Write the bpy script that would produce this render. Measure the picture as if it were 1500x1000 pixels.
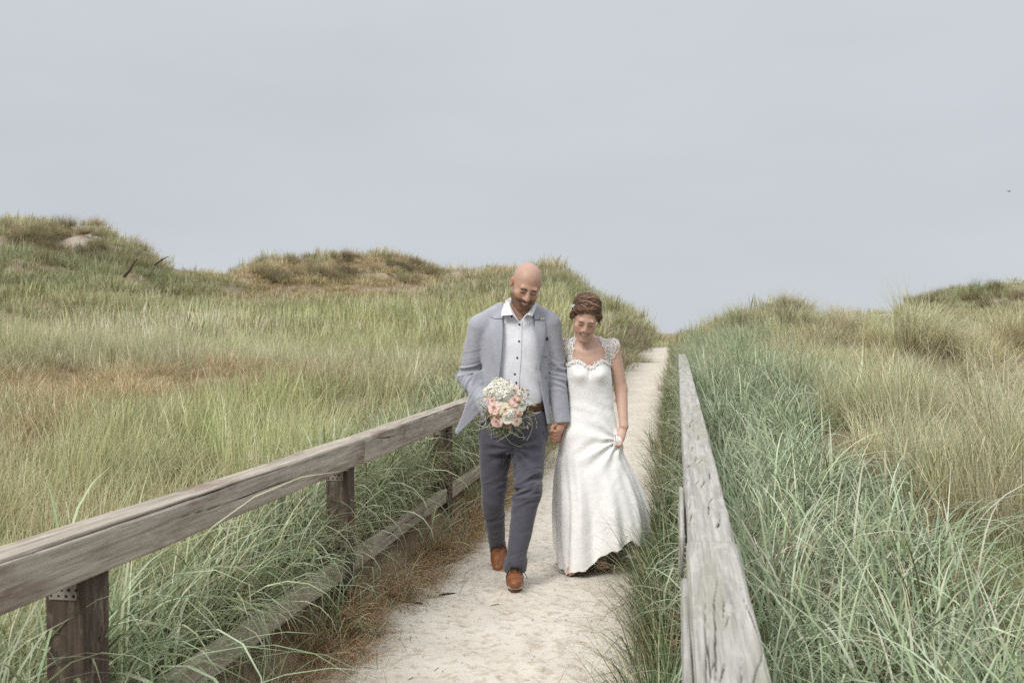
import bpy, math, random
import numpy as np
from mathutils import Vector, Matrix

for _o in list(bpy.data.objects):
    bpy.data.objects.remove(_o)

# ------------------------------------------------------------------ camera, sky, sun, exposure
SC = bpy.context.scene
COL = SC.collection
FOC = 1458.0            # focal length in photograph pixels (35 mm lens)
EYE = 1.38              # camera height
YAW = math.radians(9.35)
cam_d = bpy.data.cameras.new("camera")
cam = bpy.data.objects.new("camera", cam_d)
COL.objects.link(cam)
cam.location = (0, 0, EYE)
cam.rotation_euler = (math.radians(90 - 0.55), 0, YAW)
cam_d.sensor_width = 36
cam_d.lens = 35
cam_d.clip_start = 0.05
cam_d.clip_end = 3000
cam_d.dof.use_dof = True
cam_d.dof.focus_distance = 5.55
cam_d.dof.aperture_fstop = 8.0
SC.camera = cam

SUN_EL, SUN_AZ = math.radians(43), math.radians(-150)   # azimuth: direction the light comes from, measured from +Y clockwise
W = bpy.data.worlds.new("World")
SC.world = W
W.use_nodes = True
wn, wl = W.node_tree.nodes, W.node_tree.links
bg = wn["Background"]
sky = wn.new("ShaderNodeTexSky")
sky.sky_type = 'NISHITA'
sky.sun_disc = False
sky.sun_elevation = SUN_EL
sky.sun_rotation = SUN_AZ
sky.air_density = 1.0
sky.dust_density = 2.0
tc = wn.new("ShaderNodeTexCoord")
sep = wn.new("ShaderNodeSeparateXYZ")
wl.new(tc.outputs["Generated"], sep.inputs[0])
ramp = wn.new("ShaderNodeValToRGB")       # overcast cloud deck, slightly brighter towards the zenith
ramp.color_ramp.interpolation = 'EASE'
e = ramp.color_ramp.elements
e[0].position, e[0].color = 0.0, (.430, .452, .482, 1)
e[1].position, e[1].color = 1.0, (1.15, 1.16, 1.16, 1)
x_ = e.new(0.12); x_.color = (.408, .428, .456, 1)
x_ = e.new(0.40); x_.color = (.440, .459, .487, 1)
wl.new(sep.outputs["Z"], ramp.inputs[0])
cn = wn.new("ShaderNodeTexNoise")
cn.inputs["Scale"].default_value = 2.2
cn.inputs["Detail"].default_value = 4
mp = wn.new("ShaderNodeMapping")
mp.inputs["Scale"].default_value = (1, 1, 3.5)
wl.new(tc.outputs["Generated"], mp.inputs[0]); wl.new(mp.outputs[0], cn.inputs["Vector"])
mr = wn.new("ShaderNodeMapRange")
mr.inputs[1].default_value, mr.inputs[2].default_value = .3, .7
mr.inputs[3].default_value, mr.inputs[4].default_value = 9.1, 9.9
wl.new(cn.outputs[0], mr.inputs[0])
cl = wn.new("ShaderNodeVectorMath"); cl.operation = 'SCALE'
wl.new(ramp.outputs[0], cl.inputs[0]); wl.new(mr.outputs[0], cl.inputs["Scale"])
mx = wn.new("ShaderNodeMix"); mx.data_type = 'RGBA'
mx.inputs[0].default_value = 0.95
wl.new(sky.outputs[0], mx.inputs[6]); wl.new(cl.outputs[0], mx.inputs[7])
wl.new(mx.outputs[2], bg.inputs["Color"])
bg.inputs["Strength"].default_value = 0.1

sun_d = bpy.data.lights.new("sun", 'SUN')
sun_d.energy = 1.5
sun_d.angle = math.radians(24)
sun_d.color = (1, .955, .89)
sun = bpy.data.objects.new("sun", sun_d)
COL.objects.link(sun)
_d = Vector((math.sin(SUN_AZ) * math.cos(SUN_EL), math.cos(SUN_AZ) * math.cos(SUN_EL), math.sin(SUN_EL)))
sun.rotation_euler = _d.to_track_quat('Z', 'Y').to_euler()
sun.location = (0, 0, 20)

vs = SC.view_settings
SC.display_settings.display_device = 'sRGB'
vs.view_transform = 'Standard'
vs.look = 'None'
vs.exposure = 0.6
vs.gamma = 1.0
vs.use_curve_mapping = False
SC.render.engine = 'CYCLES'
SC.cycles.use_denoising = False
SC.cycles.max_bounces = 6
SC.cycles.transparent_max_bounces = 4
SC.cycles.caustics_reflective = False
SC.cycles.caustics_refractive = False

# ------------------------------------------------------------------ helpers
RNG = np.random.default_rng(7)
CY, SY = math.cos(YAW), math.sin(YAW)


def world_pt(px, py, D):
    """A point seen at photograph pixel (px, py) at depth D in front of the camera."""
    l = (px - 750) / FOC * D
    return np.array([-SY * D + CY * l, CY * D + SY * l, EYE + (486 - py) / FOC * D])


def _hash(i, j, k, s):
    n = (i * 374761393 + j * 668265263 + k * 2147483647 + s * 1274126177) & 0xFFFFFFFF
    n = ((n ^ (n >> 13)) * 1274126177) & 0xFFFFFFFF
    n = (n ^ (n >> 16)) & 0xFFFFFFFF
    return n.astype(np.float64) / 4294967295.0


def vnoise(p, seed=0):
    """Value noise in [-1, 1] on (N, 2 or 3) points."""
    p = np.asarray(p, float)
    if p.shape[-1] == 2:
        p = np.concatenate([p, np.zeros(p.shape[:-1] + (1,))], -1)
    f0 = np.floor(p)
    i = f0.astype(np.int64)
    f = p - f0
    u = f * f * (3 - 2 * f)
    r = 0
    for dx in (0, 1):
        for dy in (0, 1):
            for dz in (0, 1):
                w = (u[..., 0] if dx else 1 - u[..., 0]) * (u[..., 1] if dy else 1 - u[..., 1]) * (u[..., 2] if dz else 1 - u[..., 2])
                r = r + w * _hash(i[..., 0] + dx, i[..., 1] + dy, i[..., 2] + dz, seed)
    return r * 2 - 1


def fbm(p, oct=4, seed=0, gain=.5):
    a, r, s = 1.0, 0, 0
    p = np.asarray(p, float)
    for o in range(oct):
        r = r + a * vnoise(p * (2.03 ** o), seed + o * 17)
        s += a
        a *= gain
    return r / s


def sstep(a, b, x):
    t = np.clip((x - a) / (b - a), 0, 1)
    return t * t * (3 - 2 * t)


def tag(o, label=None, cat=None, group=None, kind=None):
    if label: o["label"] = label
    if cat: o["category"] = cat
    if group: o["group"] = group
    if kind: o["kind"] = kind
    return o


def empty(name, loc=(0, 0, 0), rz=0):
    o = bpy.data.objects.new(name, None)
    COL.objects.link(o)
    o.location = loc
    o.rotation_euler = (0, 0, rz)
    o.empty_display_size = .1
    return o


def make_mesh(name, V, F, attrs=None, smooth=True):
    """F: one (n, 3|4) array or a list of such arrays."""
    V = np.ascontiguousarray(V, dtype=np.float32)
    Fs = [np.asarray(f, dtype=np.int32) for f in (F if isinstance(F, list) else [F])]
    Fs = [f for f in Fs if len(f)]
    me = bpy.data.meshes.new(name)
    nl = sum(f.size for f in Fs)
    npoly = sum(len(f) for f in Fs)
    me.vertices.add(len(V)); me.vertices.foreach_set("co", V.ravel())
    me.loops.add(nl); me.polygons.add(npoly)
    me.loops.foreach_set("vertex_index", np.concatenate([f.ravel() for f in Fs]))
    st, s = [], 0
    for f in Fs:
        st.append(s + np.arange(len(f), dtype=np.int32) * f.shape[1]); s += f.size
    me.polygons.foreach_set("loop_start", np.concatenate(st).astype(np.int32))
    me.polygons.foreach_set("use_smooth", np.full(npoly, smooth))
    for an, (ty, data) in (attrs or {}).items():
        a = me.attributes.new(an, ty, 'POINT')
        key = {'FLOAT': 'value', 'INT': 'value', 'FLOAT_VECTOR': 'vector', 'FLOAT_COLOR': 'color'}[ty]
        a.data.foreach_set(key, np.ascontiguousarray(data, dtype=np.int32 if ty == 'INT' else np.float32).ravel())
    me.update(calc_edges=True)
    me.validate()
    return me


def obj(name, me, m=None, parent=None):
    o = bpy.data.objects.new(name, me)
    COL.objects.link(o)
    if m is not None and not len(me.materials): me.materials.append(m)
    if parent is not None: o.parent = parent
    return o


class MB:
    """Collects simple shapes into one mesh."""
    def __init__(s): s.V, s.F4, s.F3, s.n, s.C = [], [], [], 0, []

    def add(s, V, F4=None, F3=None, c=None):
        V = np.asarray(V, float)
        if F4 is not None and len(F4): s.F4.append(np.asarray(F4) + s.n)
        if F3 is not None and len(F3): s.F3.append(np.asarray(F3) + s.n)
        s.V.append(V); s.n += len(V)
        s.C.append(np.tile(np.array(c if c is not None else (1, 1, 1, 1), float), (len(V), 1)) if c is None or np.ndim(c) == 1 else np.asarray(c))

    def box(s, lo, hi, c=None):
        lo, hi = np.array(lo), np.array(hi)
        V = [[(lo, hi)[i][0], (lo, hi)[j][1], (lo, hi)[k][2]] for i in (0, 1) for j in (0, 1) for k in (0, 1)]
        s.add(V, [[0, 1, 3, 2], [4, 6, 7, 5], [0, 4, 5, 1], [2, 3, 7, 6], [0, 2, 6, 4], [1, 5, 7, 3]], c=c)

    def tube(s, P, r, n=8, c=None, cap=True, flat=1.0, up=(0, 0, 1)):
        P = np.asarray(P, float); m = len(P)
        r = np.broadcast_to(np.asarray(r, float), (m,))
        T = np.gradient(P, axis=0) if m > 2 else np.tile(P[-1] - P[0], (m, 1))
        T /= np.linalg.norm(T, axis=1, keepdims=True) + 1e-12
        u = np.array(up, float)
        A = np.cross(T, u)
        bad = np.linalg.norm(A, axis=1) < .2
        A[bad] = np.cross(T[bad], (1, 0, 0.1))
        A /= np.linalg.norm(A, axis=1, keepdims=True)
        B = np.cross(A, T)
        th = np.arange(n) * 2 * np.pi / n
        V = P[:, None] + r[:, None, None] * (np.cos(th)[None, :, None] * A[:, None] + flat * np.sin(th)[None, :, None] * B[:, None])
        V = V.reshape(-1, 3)
        i, j = np.meshgrid(np.arange(m - 1), np.arange(n), indexing='ij')
        j2 = (j + 1) % n
        F = np.stack([i * n + j, i * n + j2, (i + 1) * n + j2, (i + 1) * n + j], -1).reshape(-1, 4)
        F3 = []
        if cap:
            V = np.concatenate([V, P[:1], P[-1:]])
            a, b = m * n, m * n + 1
            F3 = [[a, (k + 1) % n, k] for k in range(n)] + [[b, (m - 1) * n + k, (m - 1) * n + (k + 1) % n] for k in range(n)]
        s.add(V, F, F3, c)

    def ball(s, c0, r, n=8, c=None):
        r = np.broadcast_to(np.asarray(r, float), (3,))
        m = n // 2 + 1
        ph = np.linspace(0.02, np.pi - .02, m)
        th = np.arange(n) * 2 * np.pi / n
        V = np.stack([np.sin(ph)[:, None] * np.cos(th), np.sin(ph)[:, None] * np.sin(th), np.cos(ph)[:, None] * np.ones(n)], -1).reshape(-1, 3) * r + c0
        i, j = np.meshgrid(np.arange(m - 1), np.arange(n), indexing='ij')
        j2 = (j + 1) % n
        s.add(V, np.stack([i * n + j, (i + 1) * n + j, (i + 1) * n + j2, i * n + j2], -1).reshape(-1, 4), c=c)

    def sheet(s, G, c=None):
        """G: (m, n, 3) grid of points."""
        m, n = G.shape[:2]
        i, j = np.meshgrid(np.arange(m - 1), np.arange(n - 1), indexing='ij')
        F = np.stack([i * n + j, i * n + j + 1, (i + 1) * n + j + 1, (i + 1) * n + j], -1).reshape(-1, 4)
        s.add(G.reshape(-1, 3), F, c=c)

    def mesh(s, name, smooth=True):
        F = []
        if s.F4: F.append(np.concatenate(s.F4))
        if s.F3: F.append(np.concatenate(s.F3))
        return make_mesh(name, np.concatenate(s.V), F, {'col': ('FLOAT_COLOR', np.concatenate(s.C))}, smooth)

    def build(s, name, m, parent=None, smooth=True):
        return obj(name, s.mesh(name, smooth), m, parent)


# ---- materials
def material(name, fn):
    m = bpy.data.materials.new(name)
    m.use_nodes = True
    nt = m.node_tree
    fn(nt, nt.nodes, nt.links, nt.nodes["Principled BSDF"])
    return m


def N(nt, ty, **kw):
    n = nt.nodes.new("ShaderNode" + ty)
    for k, v in kw.items():
        if k.startswith("i_"):
            key = k[2:]
            n.inputs[int(key) if key.isdigit() else key.replace("_", " ")].default_value = v
        else:
            setattr(n, k, v)
    return n


def attr(nt, name, ty='GEOMETRY'):
    return N(nt, "Attribute", attribute_name=name, attribute_type=ty)


def noise(nt, vec, scale, detail=4, rough=.55):
    n = N(nt, "TexNoise", i_Scale=scale, i_Detail=detail, i_Roughness=rough)
    if vec is not None: nt.links.new(vec, n.inputs["Vector"])
    return n.outputs["Fac"]


def remap(nt, v, a, b, c=0., d=1.):
    n = N(nt, "MapRange", i_1=a, i_2=b, i_3=c, i_4=d)
    nt.links.new(v, n.inputs[0])
    return n.outputs[0]


def mixc(nt, fac, A, B, blend='MIX'):
    n = N(nt, "Mix", data_type='RGBA', blend_type=blend)
    for s, v in ((0, fac), (6, A), (7, B)):
        if isinstance(v, (int, float)): n.inputs[s].default_value = v
        elif isinstance(v, tuple): n.inputs[s].default_value = v if len(v) == 4 else v + (1,)
        else: nt.links.new(v, n.inputs[s])
    return n.outputs[2]


def bump(nt, h, strength, dist, P):
    b = N(nt, "Bump", i_Strength=strength, i_Distance=dist)
    nt.links.new(h, b.inputs["Height"])
    nt.links.new(b.outputs[0], P.inputs["Normal"])
    return b


def simple(name, color, rough=.7, var=.12, scale=60, bmp=.0, spec=.3, usecol=False):
    def f(nt, n, l, P):
        t = N(nt, "TexCoord").outputs["Object"]
        nz = noise(nt, t, scale)
        c1 = tuple(c * (1 - var) for c in color); c2 = tuple(min(c * (1 + var), 1) for c in color)
        c = mixc(nt, nz, c1, c2)
        if usecol: c = mixc(nt, 1., c, attr(nt, "col").outputs["Color"], 'MULTIPLY')
        l.new(c, P.inputs["Base Color"])
        P.inputs["Roughness"].default_value = rough
        P.inputs["Specular IOR Level"].default_value = spec
        if bmp: bump(nt, nz, .6, bmp, P)
    return material(name, f)


def cloth(name, color, heather=.18, weave=900, fold=0., sheen=.3):
    def f(nt, n, l, P):
        t = N(nt, "TexCoord").outputs["Object"]
        a = noise(nt, t, weave, 2)
        b = noise(nt, t, 25, 4)
        fac = N(nt, "Math", operation='ADD')
        l.new(remap(nt, a, .3, .7, -heather, heather), fac.inputs[0])
        l.new(remap(nt, b, .3, .7, -.06, .06), fac.inputs[1])
        add = N(nt, "Math", operation='ADD', i_1=1.)
        l.new(fac.outputs[0], add.inputs[0])
        sc = N(nt, "VectorMath", operation='SCALE'); sc.inputs[0].default_value = color
        l.new(add.outputs[0], sc.inputs["Scale"])
        l.new(sc.outputs[0], P.inputs["Base Color"])
        P.inputs["Roughness"].default_value = .9
        P.inputs["Specular IOR Level"].default_value = .15
        P.inputs["Sheen Weight"].default_value = sheen
        h = N(nt, "Math", operation='MULTIPLY_ADD', i_1=.15)
        l.new(a, h.inputs[0]); l.new(b, h.inputs[2])
        bump(nt, h.outputs[0], .5, .004, P)
    return material(name, f)

# ------------------------------------------------------------------ terrain
TD = np.array([0, 2, 4, 6, 9, 13, 18, 24, 30, 37, 46, 60, 90.])
TT = [
    (-1400, [0.15, 0.2, 0.35, 0.6, 0.82, 1.18, 1.48, 2.2, 3.0, 3.6, 3.6, 2.0, 0.0]),
    (-500, [0.15, 0.2, 0.35, 0.6, 0.82, 1.18, 1.48, 2.4, 3.8, 5.0, 4.6, 2.5, 0.0]),
    (-120, [0.15, 0.2, 0.32, 0.5, 0.72, 1.08, 1.23, 2.4, 3.9, 5.2, 4.6, 2.5, 0.0]),
    (50, [0.15, 0.2, 0.32, 0.5, 0.72, 1.08, 1.23, 2.3, 3.8, 5.25, 4.6, 2.5, 0.0]),
    (130, [0.15, 0.2, 0.32, 0.5, 0.72, 1.03, 1.18, 2.2, 3.6, 5.0, 4.4, 2.5, 0.0]),
    (200, [0.15, 0.2, 0.32, 0.5, 0.72, 0.98, 1.18, 2.1, 3.2, 4.25, 3.8, 2.0, 0.0]),
    (250, [0.15, 0.2, 0.32, 0.5, 0.72, 0.98, 1.18, 1.9, 2.6, 3.25, 3.1, 2.0, 0.0]),
    (330, [0.15, 0.2, 0.32, 0.5, 0.72, 0.98, 1.18, 1.8, 2.5, 3.1, 3.2, 2.0, 0.0]),
    (385, [0.15, 0.2, 0.32, 0.5, 0.72, 0.93, 1.13, 1.8, 2.5, 3.3, 4.2, 3.0, 0.0]),
    (430, [0.15, 0.2, 0.32, 0.5, 0.72, 0.88, 1.13, 1.8, 2.5, 3.6, 4.5, 3.0, 0.0]),
    (560, [0.15, 0.2, 0.3, 0.47, 0.7, 0.88, 1.13, 1.8, 2.5, 3.6, 4.5, 3.0, 0.0]),
    (650, [0.15, 0.2, 0.3, 0.45, 0.67, 0.88, 1.13, 1.8, 2.5, 3.2, 3.8, 3.0, 0.0]),
    (745, [0.15, 0.2, 0.3, 0.45, 0.67, 0.88, 1.18, 1.9, 2.6, 3.3, 3.6, 2.8, 0.0]),
    (812, [.15, .2, .3, .4, .7, 1.1, 1.5, 2.1, 2.8, 3.45, 3.2, 2.0, 0]),
    (870, [.15, .2, .3, .4, .6, .9, 1.2, 1.5, 1.9, 2.4, 2.2, 1.5, 0]),
    (930, [.1, .1, .2, .3, .4, .6, .8, 1.0, 1.3, 1.75, 1.6, 1.0, 0]),
    (965, [.1, .1, .1, .1, .15, .3, .4, .5, .7, .95, .95, .6, 0]),
    (988, [0, 0, 0, 0, 0, .05, .15, .3, .45, .6, .72, .4, -.3]),
    (1012, [.2, .2, .25, .3, .4, .5, .68, .9, .95, 1.0, 1.0, .5, 0]),
    (1040, [0.2, 0.2, 0.27, 0.4, 0.55, 0.8, 0.93, 1.08, 1.05, 0.9, 0.62, 0.2, 0.0]),
    (1080, [0.2, 0.22, 0.3, 0.4, 0.6, 0.9, 1.13, 1.38, 1.2, 1.0, 0.82, 0.5, 0.0]),
    (1150, [0.2, 0.25, 0.35, 0.45, 0.7, 1.0, 1.23, 1.53, 1.35, 1.1, 0.92, 0.7, 0.0]),
    (1220, [0.2, 0.25, 0.35, 0.5, 0.7, 1.0, 1.1, 1.18, 1.25, 1.4, 1.47, 0.7, 0.0]),
    (1300, [0.2, 0.25, 0.35, 0.5, 0.7, 0.95, 0.98, 1.03, 1.25, 1.5, 1.72, 1.2, 0.0]),
    (1350, [0.2, 0.27, 0.38, 0.52, 0.75, 0.97, 0.98, 1.06, 1.35, 1.9, 2.37, 1.7, 0.0]),
    (1405, [0.2, 0.3, 0.4, 0.55, 0.8, 1.0, 0.98, 1.08, 1.45, 2.2, 2.87, 2.2, 0.0]),
    (1560, [0.2, 0.3, 0.42, 0.6, 0.85, 1.05, 1.03, 1.18, 1.55, 2.3, 3.02, 2.2, 0.0]),
    (2200, [0.2, 0.3, 0.5, 0.7, 1.0, 1.2, 1.28, 1.48, 1.95, 2.5, 2.82, 1.7, 0.0]),
    (3400, [0.2, 0.3, 0.5, 0.7, 1.0, 1.2, 1.28, 1.48, 1.95, 2.5, 2.42, 1.7, 0.0]),
]
TA = np.array([math.atan((a - 750) / FOC) for a, _ in TT])
TZ = np.array([z for _, z in TT])
PY = np.array([-50, 8, 13, 18, 24, 30, 37, 46, 60, 90.])
PZ = np.array([0, 0.02, .07, .17, .31, .46, .62, .72, .4, -.3])


def path_z(y):
    return np.interp(y, PY, PZ)


def _cubic_D(d, col):
    """Monotone-ish smooth interpolation along distance for table column indices col."""
    i = np.clip(np.searchsorted(TD, d) - 1, 0, len(TD) - 2)
    t = np.clip((d - TD[i]) / (TD[i + 1] - TD[i]), 0, 1)
    z0, z1 = TZ[col, i], TZ[col, i + 1]
    im, ip = np.maximum(i - 1, 0), np.minimum(i + 2, len(TD) - 1)
    h = TD[i + 1] - TD[i]
    m0 = (z1 - TZ[col, im]) / (TD[i + 1] - TD[im]) * h
    m1 = (TZ[col, ip] - z0) / (TD[ip] - TD[i]) * h
    t2, t3 = t * t, t * t * t
    return (2 * t3 - 3 * t2 + 1) * z0 + (t3 - 2 * t2 + t) * m0 + (-2 * t3 + 3 * t2) * z1 + (t3 - t2) * m1


def ground_base(x, y):
    x, y = np.asarray(x, float), np.asarray(y, float)
    D = -SY * x + CY * y
    l = CY * x + SY * y
    R = np.hypot(D, l)
    a = np.arctan2(l, D)
    ac = np.clip(a, TA[0], TA[-1])
    d = R * np.cos(ac)
    i = np.clip(np.searchsorted(TA, ac) - 1, 0, len(TA) - 2)
    t = (ac - TA[i]) / (TA[i + 1] - TA[i])
    t = t * t * (3 - 2 * t) * .6 + t * .4
    z = _cubic_D(d, i) * (1 - t) + _cubic_D(d, i + 1) * t
    return z + np.where(R > 90, -np.minimum((R - 90) * .004, 1.2), 0)


def hummock(p):
    return fbm(p * .75, 2, 71) * 1.5


def ground(x, y):
    """Height of the dune surface (the sand of the path lies a little above it inside the corridor)."""
    x, y = np.asarray(x, float), np.asarray(y, float)
    z = ground_base(x, y)
    p = np.stack([x, y], -1)
    R = np.hypot(x, y)
    k = sstep(2, 10, R)
    z = z + k * (.16 * fbm(p * .45, 3, 3) + .07 * fbm(p * 1.6, 3, 5)) + .03 * fbm(p * 2.5, 3, 9)
    z = z + sstep(14, 30, R) * .30 * np.abs(fbm(p * .55, 3, 23)) * (R < 70)
    z = z + hummock(p) * (.42 * sstep(4.5, 8, R) * sstep(.8, 2.2, x) + .34 * sstep(20, 32, R) * (x < 0)) * (R < 75)
    wl_ = .03 * fbm(np.stack([y * 1.3, y * 0], -1), 3, 31) + .25 * sstep(10, 30, y) * 0
    sh = -.35 * sstep(32, 48, y)
    left = sstep(-1.32, -1.85, x + wl_ + sh)
    right = sstep(-.1, .3, x + wl_ * .6)
    far = sstep(44, 60, y)
    w = np.clip(left + right + far, 0, 1)
    pz = path_z(y) - .03 * (w < .02)
    pz = path_z(y) - .03
    return pz * (1 - w) + z * w


def axis(c0, fine, n, grow, lim):
    """Graded coordinates: n steps of `fine` each side of c0, then growing by `grow` up to lim."""
    a, s, x = [0], fine, 0
    k = 0
    while x < lim:
        if k > n: s *= grow
        x += s; k += 1
        a.append(x)
    a = np.array(a)
    return np.concatenate([c0 - a[:0:-1], c0 + a])


gx = axis(-.5, .09, 70, 1.035, 1500)
gy = axis(5., .09, 90, 1.035, 1500)
GX, GY = np.meshgrid(gx, gy)
GZ = ground(GX, GY)


def m_ground(nt, n, l, P):
    t = N(nt, "NewGeometry").outputs["Position"]
    a = noise(nt, t, 1.3, 5); b = noise(nt, t, 14, 6); c = noise(nt, t, 90, 3)
    sand = mixc(nt, b, (.40, .345, .28), (.52, .46, .385))
    thatch = mixc(nt, c, (.13, .095, .055), (.34, .26, .16))
    col = mixc(nt, remap(nt, a, .40, .6), thatch, mixc(nt, .5, thatch, sand))
    at = attr(nt, "bare").outputs["Fac"]
    col = mixc(nt, at, col, sand)
    l.new(col, P.inputs["Base Color"])
    P.inputs["Roughness"].default_value = .95
    P.inputs["Specular IOR Level"].default_value = .1
    bump(nt, c, .8, .02, P)


def hit(px, py, dz=.25):
    """Depth at which the line of sight through a photograph pixel first meets the grass on the dunes."""
    D = np.concatenate([np.arange(2, 20, .1), np.arange(20, 75, .25)])
    P = np.stack([world_pt(px, py, d) for d in D])
    k = np.flatnonzero(P[:, 2] < ground(P[:, 0], P[:, 1]) + dz)
    return float(D[k[0]]) if len(k) else 45.


M_GROUND = material("dune_ground", m_ground)
# bare sand patches high on the dunes: (pixel column, pixel row, depth, radius)
BARE = [(a, b, hit(a, b, .1), r) for a, b, r in ((118, 352, .75), (130, 345, .5), (1300, 462, 1.0), (1325, 460, .8), (1350, 452, .7), (1486, 442, .6), (100, 345, .4), (1112, 585, .25))]


def bare_mask(x, y):
    r = np.zeros(np.shape(x))
    for px, py, D, rad in BARE:
        c = world_pt(px, py, D)
        d = np.hypot(np.asarray(x) - c[0], (np.asarray(y) - c[1]) * .45)
        r = np.maximum(r, np.exp(-(d / rad) ** 2 * 1.2))
    return r


m_, n_ = GX.shape
ii, jj = np.meshgrid(np.arange(m_ - 1), np.arange(n_ - 1), indexing='ij')
GF = np.stack([ii * n_ + jj, ii * n_ + jj + 1, (ii + 1) * n_ + jj + 1, (ii + 1) * n_ + jj], -1).reshape(-1, 4)
bare = np.clip(bare_mask(GX, GY) * 1.6, 0, 1)
g_o = obj("terrain", make_mesh("terrain", np.stack([GX, GY, GZ], -1).reshape(-1, 3), GF, {'bare': ('FLOAT', np.clip(bare, 0, 1).ravel())}), M_GROUND)
tag(g_o, "grass-grown sand dunes rising on both sides of the path", kind="structure")


# ---- sand path
def path_edges(y):
    p = np.stack([np.asarray(y, float) * 1.6, np.zeros(np.shape(y))], -1)
    l = -1.40 + .07 * fbm(p, 3, 41) + .02 * sstep(4.4, 3.2, y) + .35 * sstep(32, 48, y)
    r = -.12 + .04 * fbm(p * 1.2, 3, 43)
    return l, r


py_ = np.concatenate([np.arange(-2, 1.6, .08), np.arange(1.6, 9.5, .022), np.geomspace(9.5, 60, 130)])
pu = np.linspace(-.24, 1.24, 86)
EL, ER = path_edges(py_)
PX = EL[:, None] + (ER - EL)[:, None] * pu[None]
PYY = np.repeat(py_[:, None], len(pu), 1)


def path_surface(x, y):
    p = np.stack([x, y], -1)
    z = path_z(y) + .016 * fbm(p * 1.7, 3, 51) + .009 * fbm(p * 5.5, 3, 53) + .004 * fbm(p * 17, 2, 57)
    rr = np.random.default_rng(5)
    k = np.zeros(np.shape(x))
    for _ in range(150):                     # worn footprints
        cx, cy = rr.uniform(-1.35, -.2), rr.uniform(2.4, 13) if _ > 60 else rr.uniform(2.6, 6)
        a = rr.normal(0, .35); L, Wd = rr.uniform(.10, .16), rr.uniform(.05, .075)
        m = (np.abs(x - cx) < .35) & (np.abs(y - cy) < .35)
        if not m.any(): continue
        dx, dy = x[m] - cx, y[m] - cy
        u, v = dx * math.cos(a) - dy * math.sin(a), dx * math.sin(a) + dy * math.cos(a)
        q = (u / Wd) ** 2 + (v / L) ** 2
        k[m] += rr.uniform(.004, .012) * (-np.exp(-q ** 1.5) + .45 * np.exp(-(np.sqrt(q) - 1.45) ** 2 * 6))
    z = z + k
    return z


PZZ = path_surface(PX, PYY)
c_ = world_pt(742, 872, 5.17)
PZZ += .028 * np.exp(-(((PX - c_[0]) / .07) ** 2 + ((PYY - c_[1]) / .06) ** 2))        # sand pushed up by the leading shoe
PZZ -= .07 * (sstep(.0, -.24, pu) + sstep(1.0, 1.24, pu))[None]


def m_sand(nt, n, l, P):
    t = N(nt, "NewGeometry").outputs["Position"]
    a = noise(nt, t, 2.2, 5); b = noise(nt, t, 22, 6); c = noise(nt, t, 260, 3)
    col = mixc(nt, remap(nt, a, .3, .7), (.60, .548, .48), (.70, .655, .59))
    col = mixc(nt, remap(nt, b, .5, .72), col, (.45, .38, .30))
    col = mixc(nt, remap(nt, c, .62, .72, 0, .55), col, (.24, .19, .14))
    l.new(col, P.inputs["Base Color"])
    P.inputs["Roughness"].default_value = .95
    P.inputs["Specular IOR Level"].default_value = .1
    h = N(nt, "Math", operation='MULTIPLY_ADD', i_1=.3)
    l.new(c, h.inputs[0]); l.new(b, h.inputs[2])
    bump(nt, h.outputs[0], .7, .012, P)


M_SAND = material("path_sand", m_sand)
mb = MB(); mb.sheet(np.stack([PX, PYY, PZZ], -1))
p_o = mb.build("path", M_SAND)
tag(p_o, "pale sandy footpath running up between the wooden rails", kind="structure")

# ------------------------------------------------------------------ fences
def m_wood(base, stain, lichen, dark, s1=1.0):
    def f(nt, n, l, P):
        u = attr(nt, "wuv").outputs["Vector"]
        ob = N(nt, "ObjectInfo").outputs["Random"]
        cmb = N(nt, "CombineXYZ"); l.new(ob, cmb.inputs[2])
        sc = N(nt, "VectorMath", operation='SCALE'); l.new(cmb.outputs[0], sc.inputs[0]); sc.inputs["Scale"].default_value = 7.
        add = N(nt, "VectorMath", operation='ADD'); l.new(u, add.inputs[0]); l.new(sc.outputs[0], add.inputs[1])
        m1 = N(nt, "Mapping"); m1.inputs["Scale"].default_value = (2.2, 60, 5)
        l.new(add.outputs[0], m1.inputs[0])
        m2 = N(nt, "Mapping"); m2.inputs["Scale"].default_value = (6, 230, 5)
        l.new(add.outputs[0], m2.inputs[0])
        m3 = N(nt, "Mapping"); m3.inputs["Scale"].default_value = (1.6, 7, 3)
        l.new(add.outputs[0], m3.inputs[0])
        m4 = N(nt, "Mapping"); m4.inputs["Scale"].default_value = (9, 30, 3)
        l.new(add.outputs[0], m4.inputs[0])
        g1 = noise(nt, m1.outputs[0], 1, 5, .6); g2 = noise(nt, m2.outputs[0], 1, 4, .6)
        g3 = noise(nt, m3.outputs[0], 1, 5, .6); g4 = noise(nt, m4.outputs[0], 1, 5, .65)
        c = mixc(nt, remap(nt, g1, .32, .68), tuple(v * .66 for v in base), tuple(v * 1.2 for v in base))
        c = mixc(nt, remap(nt, g2, .5, .72, 0, .5), c, tuple(v * .42 for v in base))
        c = mixc(nt, remap(nt, g3, .5, .66, 0, dark), c, stain)
        c = mixc(nt, remap(nt, g4, .52, .7, 0, .55), c, lichen)
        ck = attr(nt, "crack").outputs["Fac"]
        c = mixc(nt, ck, c, (.035, .025, .02))  # shade inside the cracks painted as near-black wood colour
        l.new(c, P.inputs["Base Color"])
        P.inputs["Roughness"].default_value = .88
        P.inputs["Specular IOR Level"].default_value = .2
        h = N(nt, "Math", operation='MULTIPLY_ADD', i_1=.6)
        l.new(g2, h.inputs[0]); l.new(g1, h.inputs[2])
        bump(nt, h.outputs[0], .7, .006, P)
    return f


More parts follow.
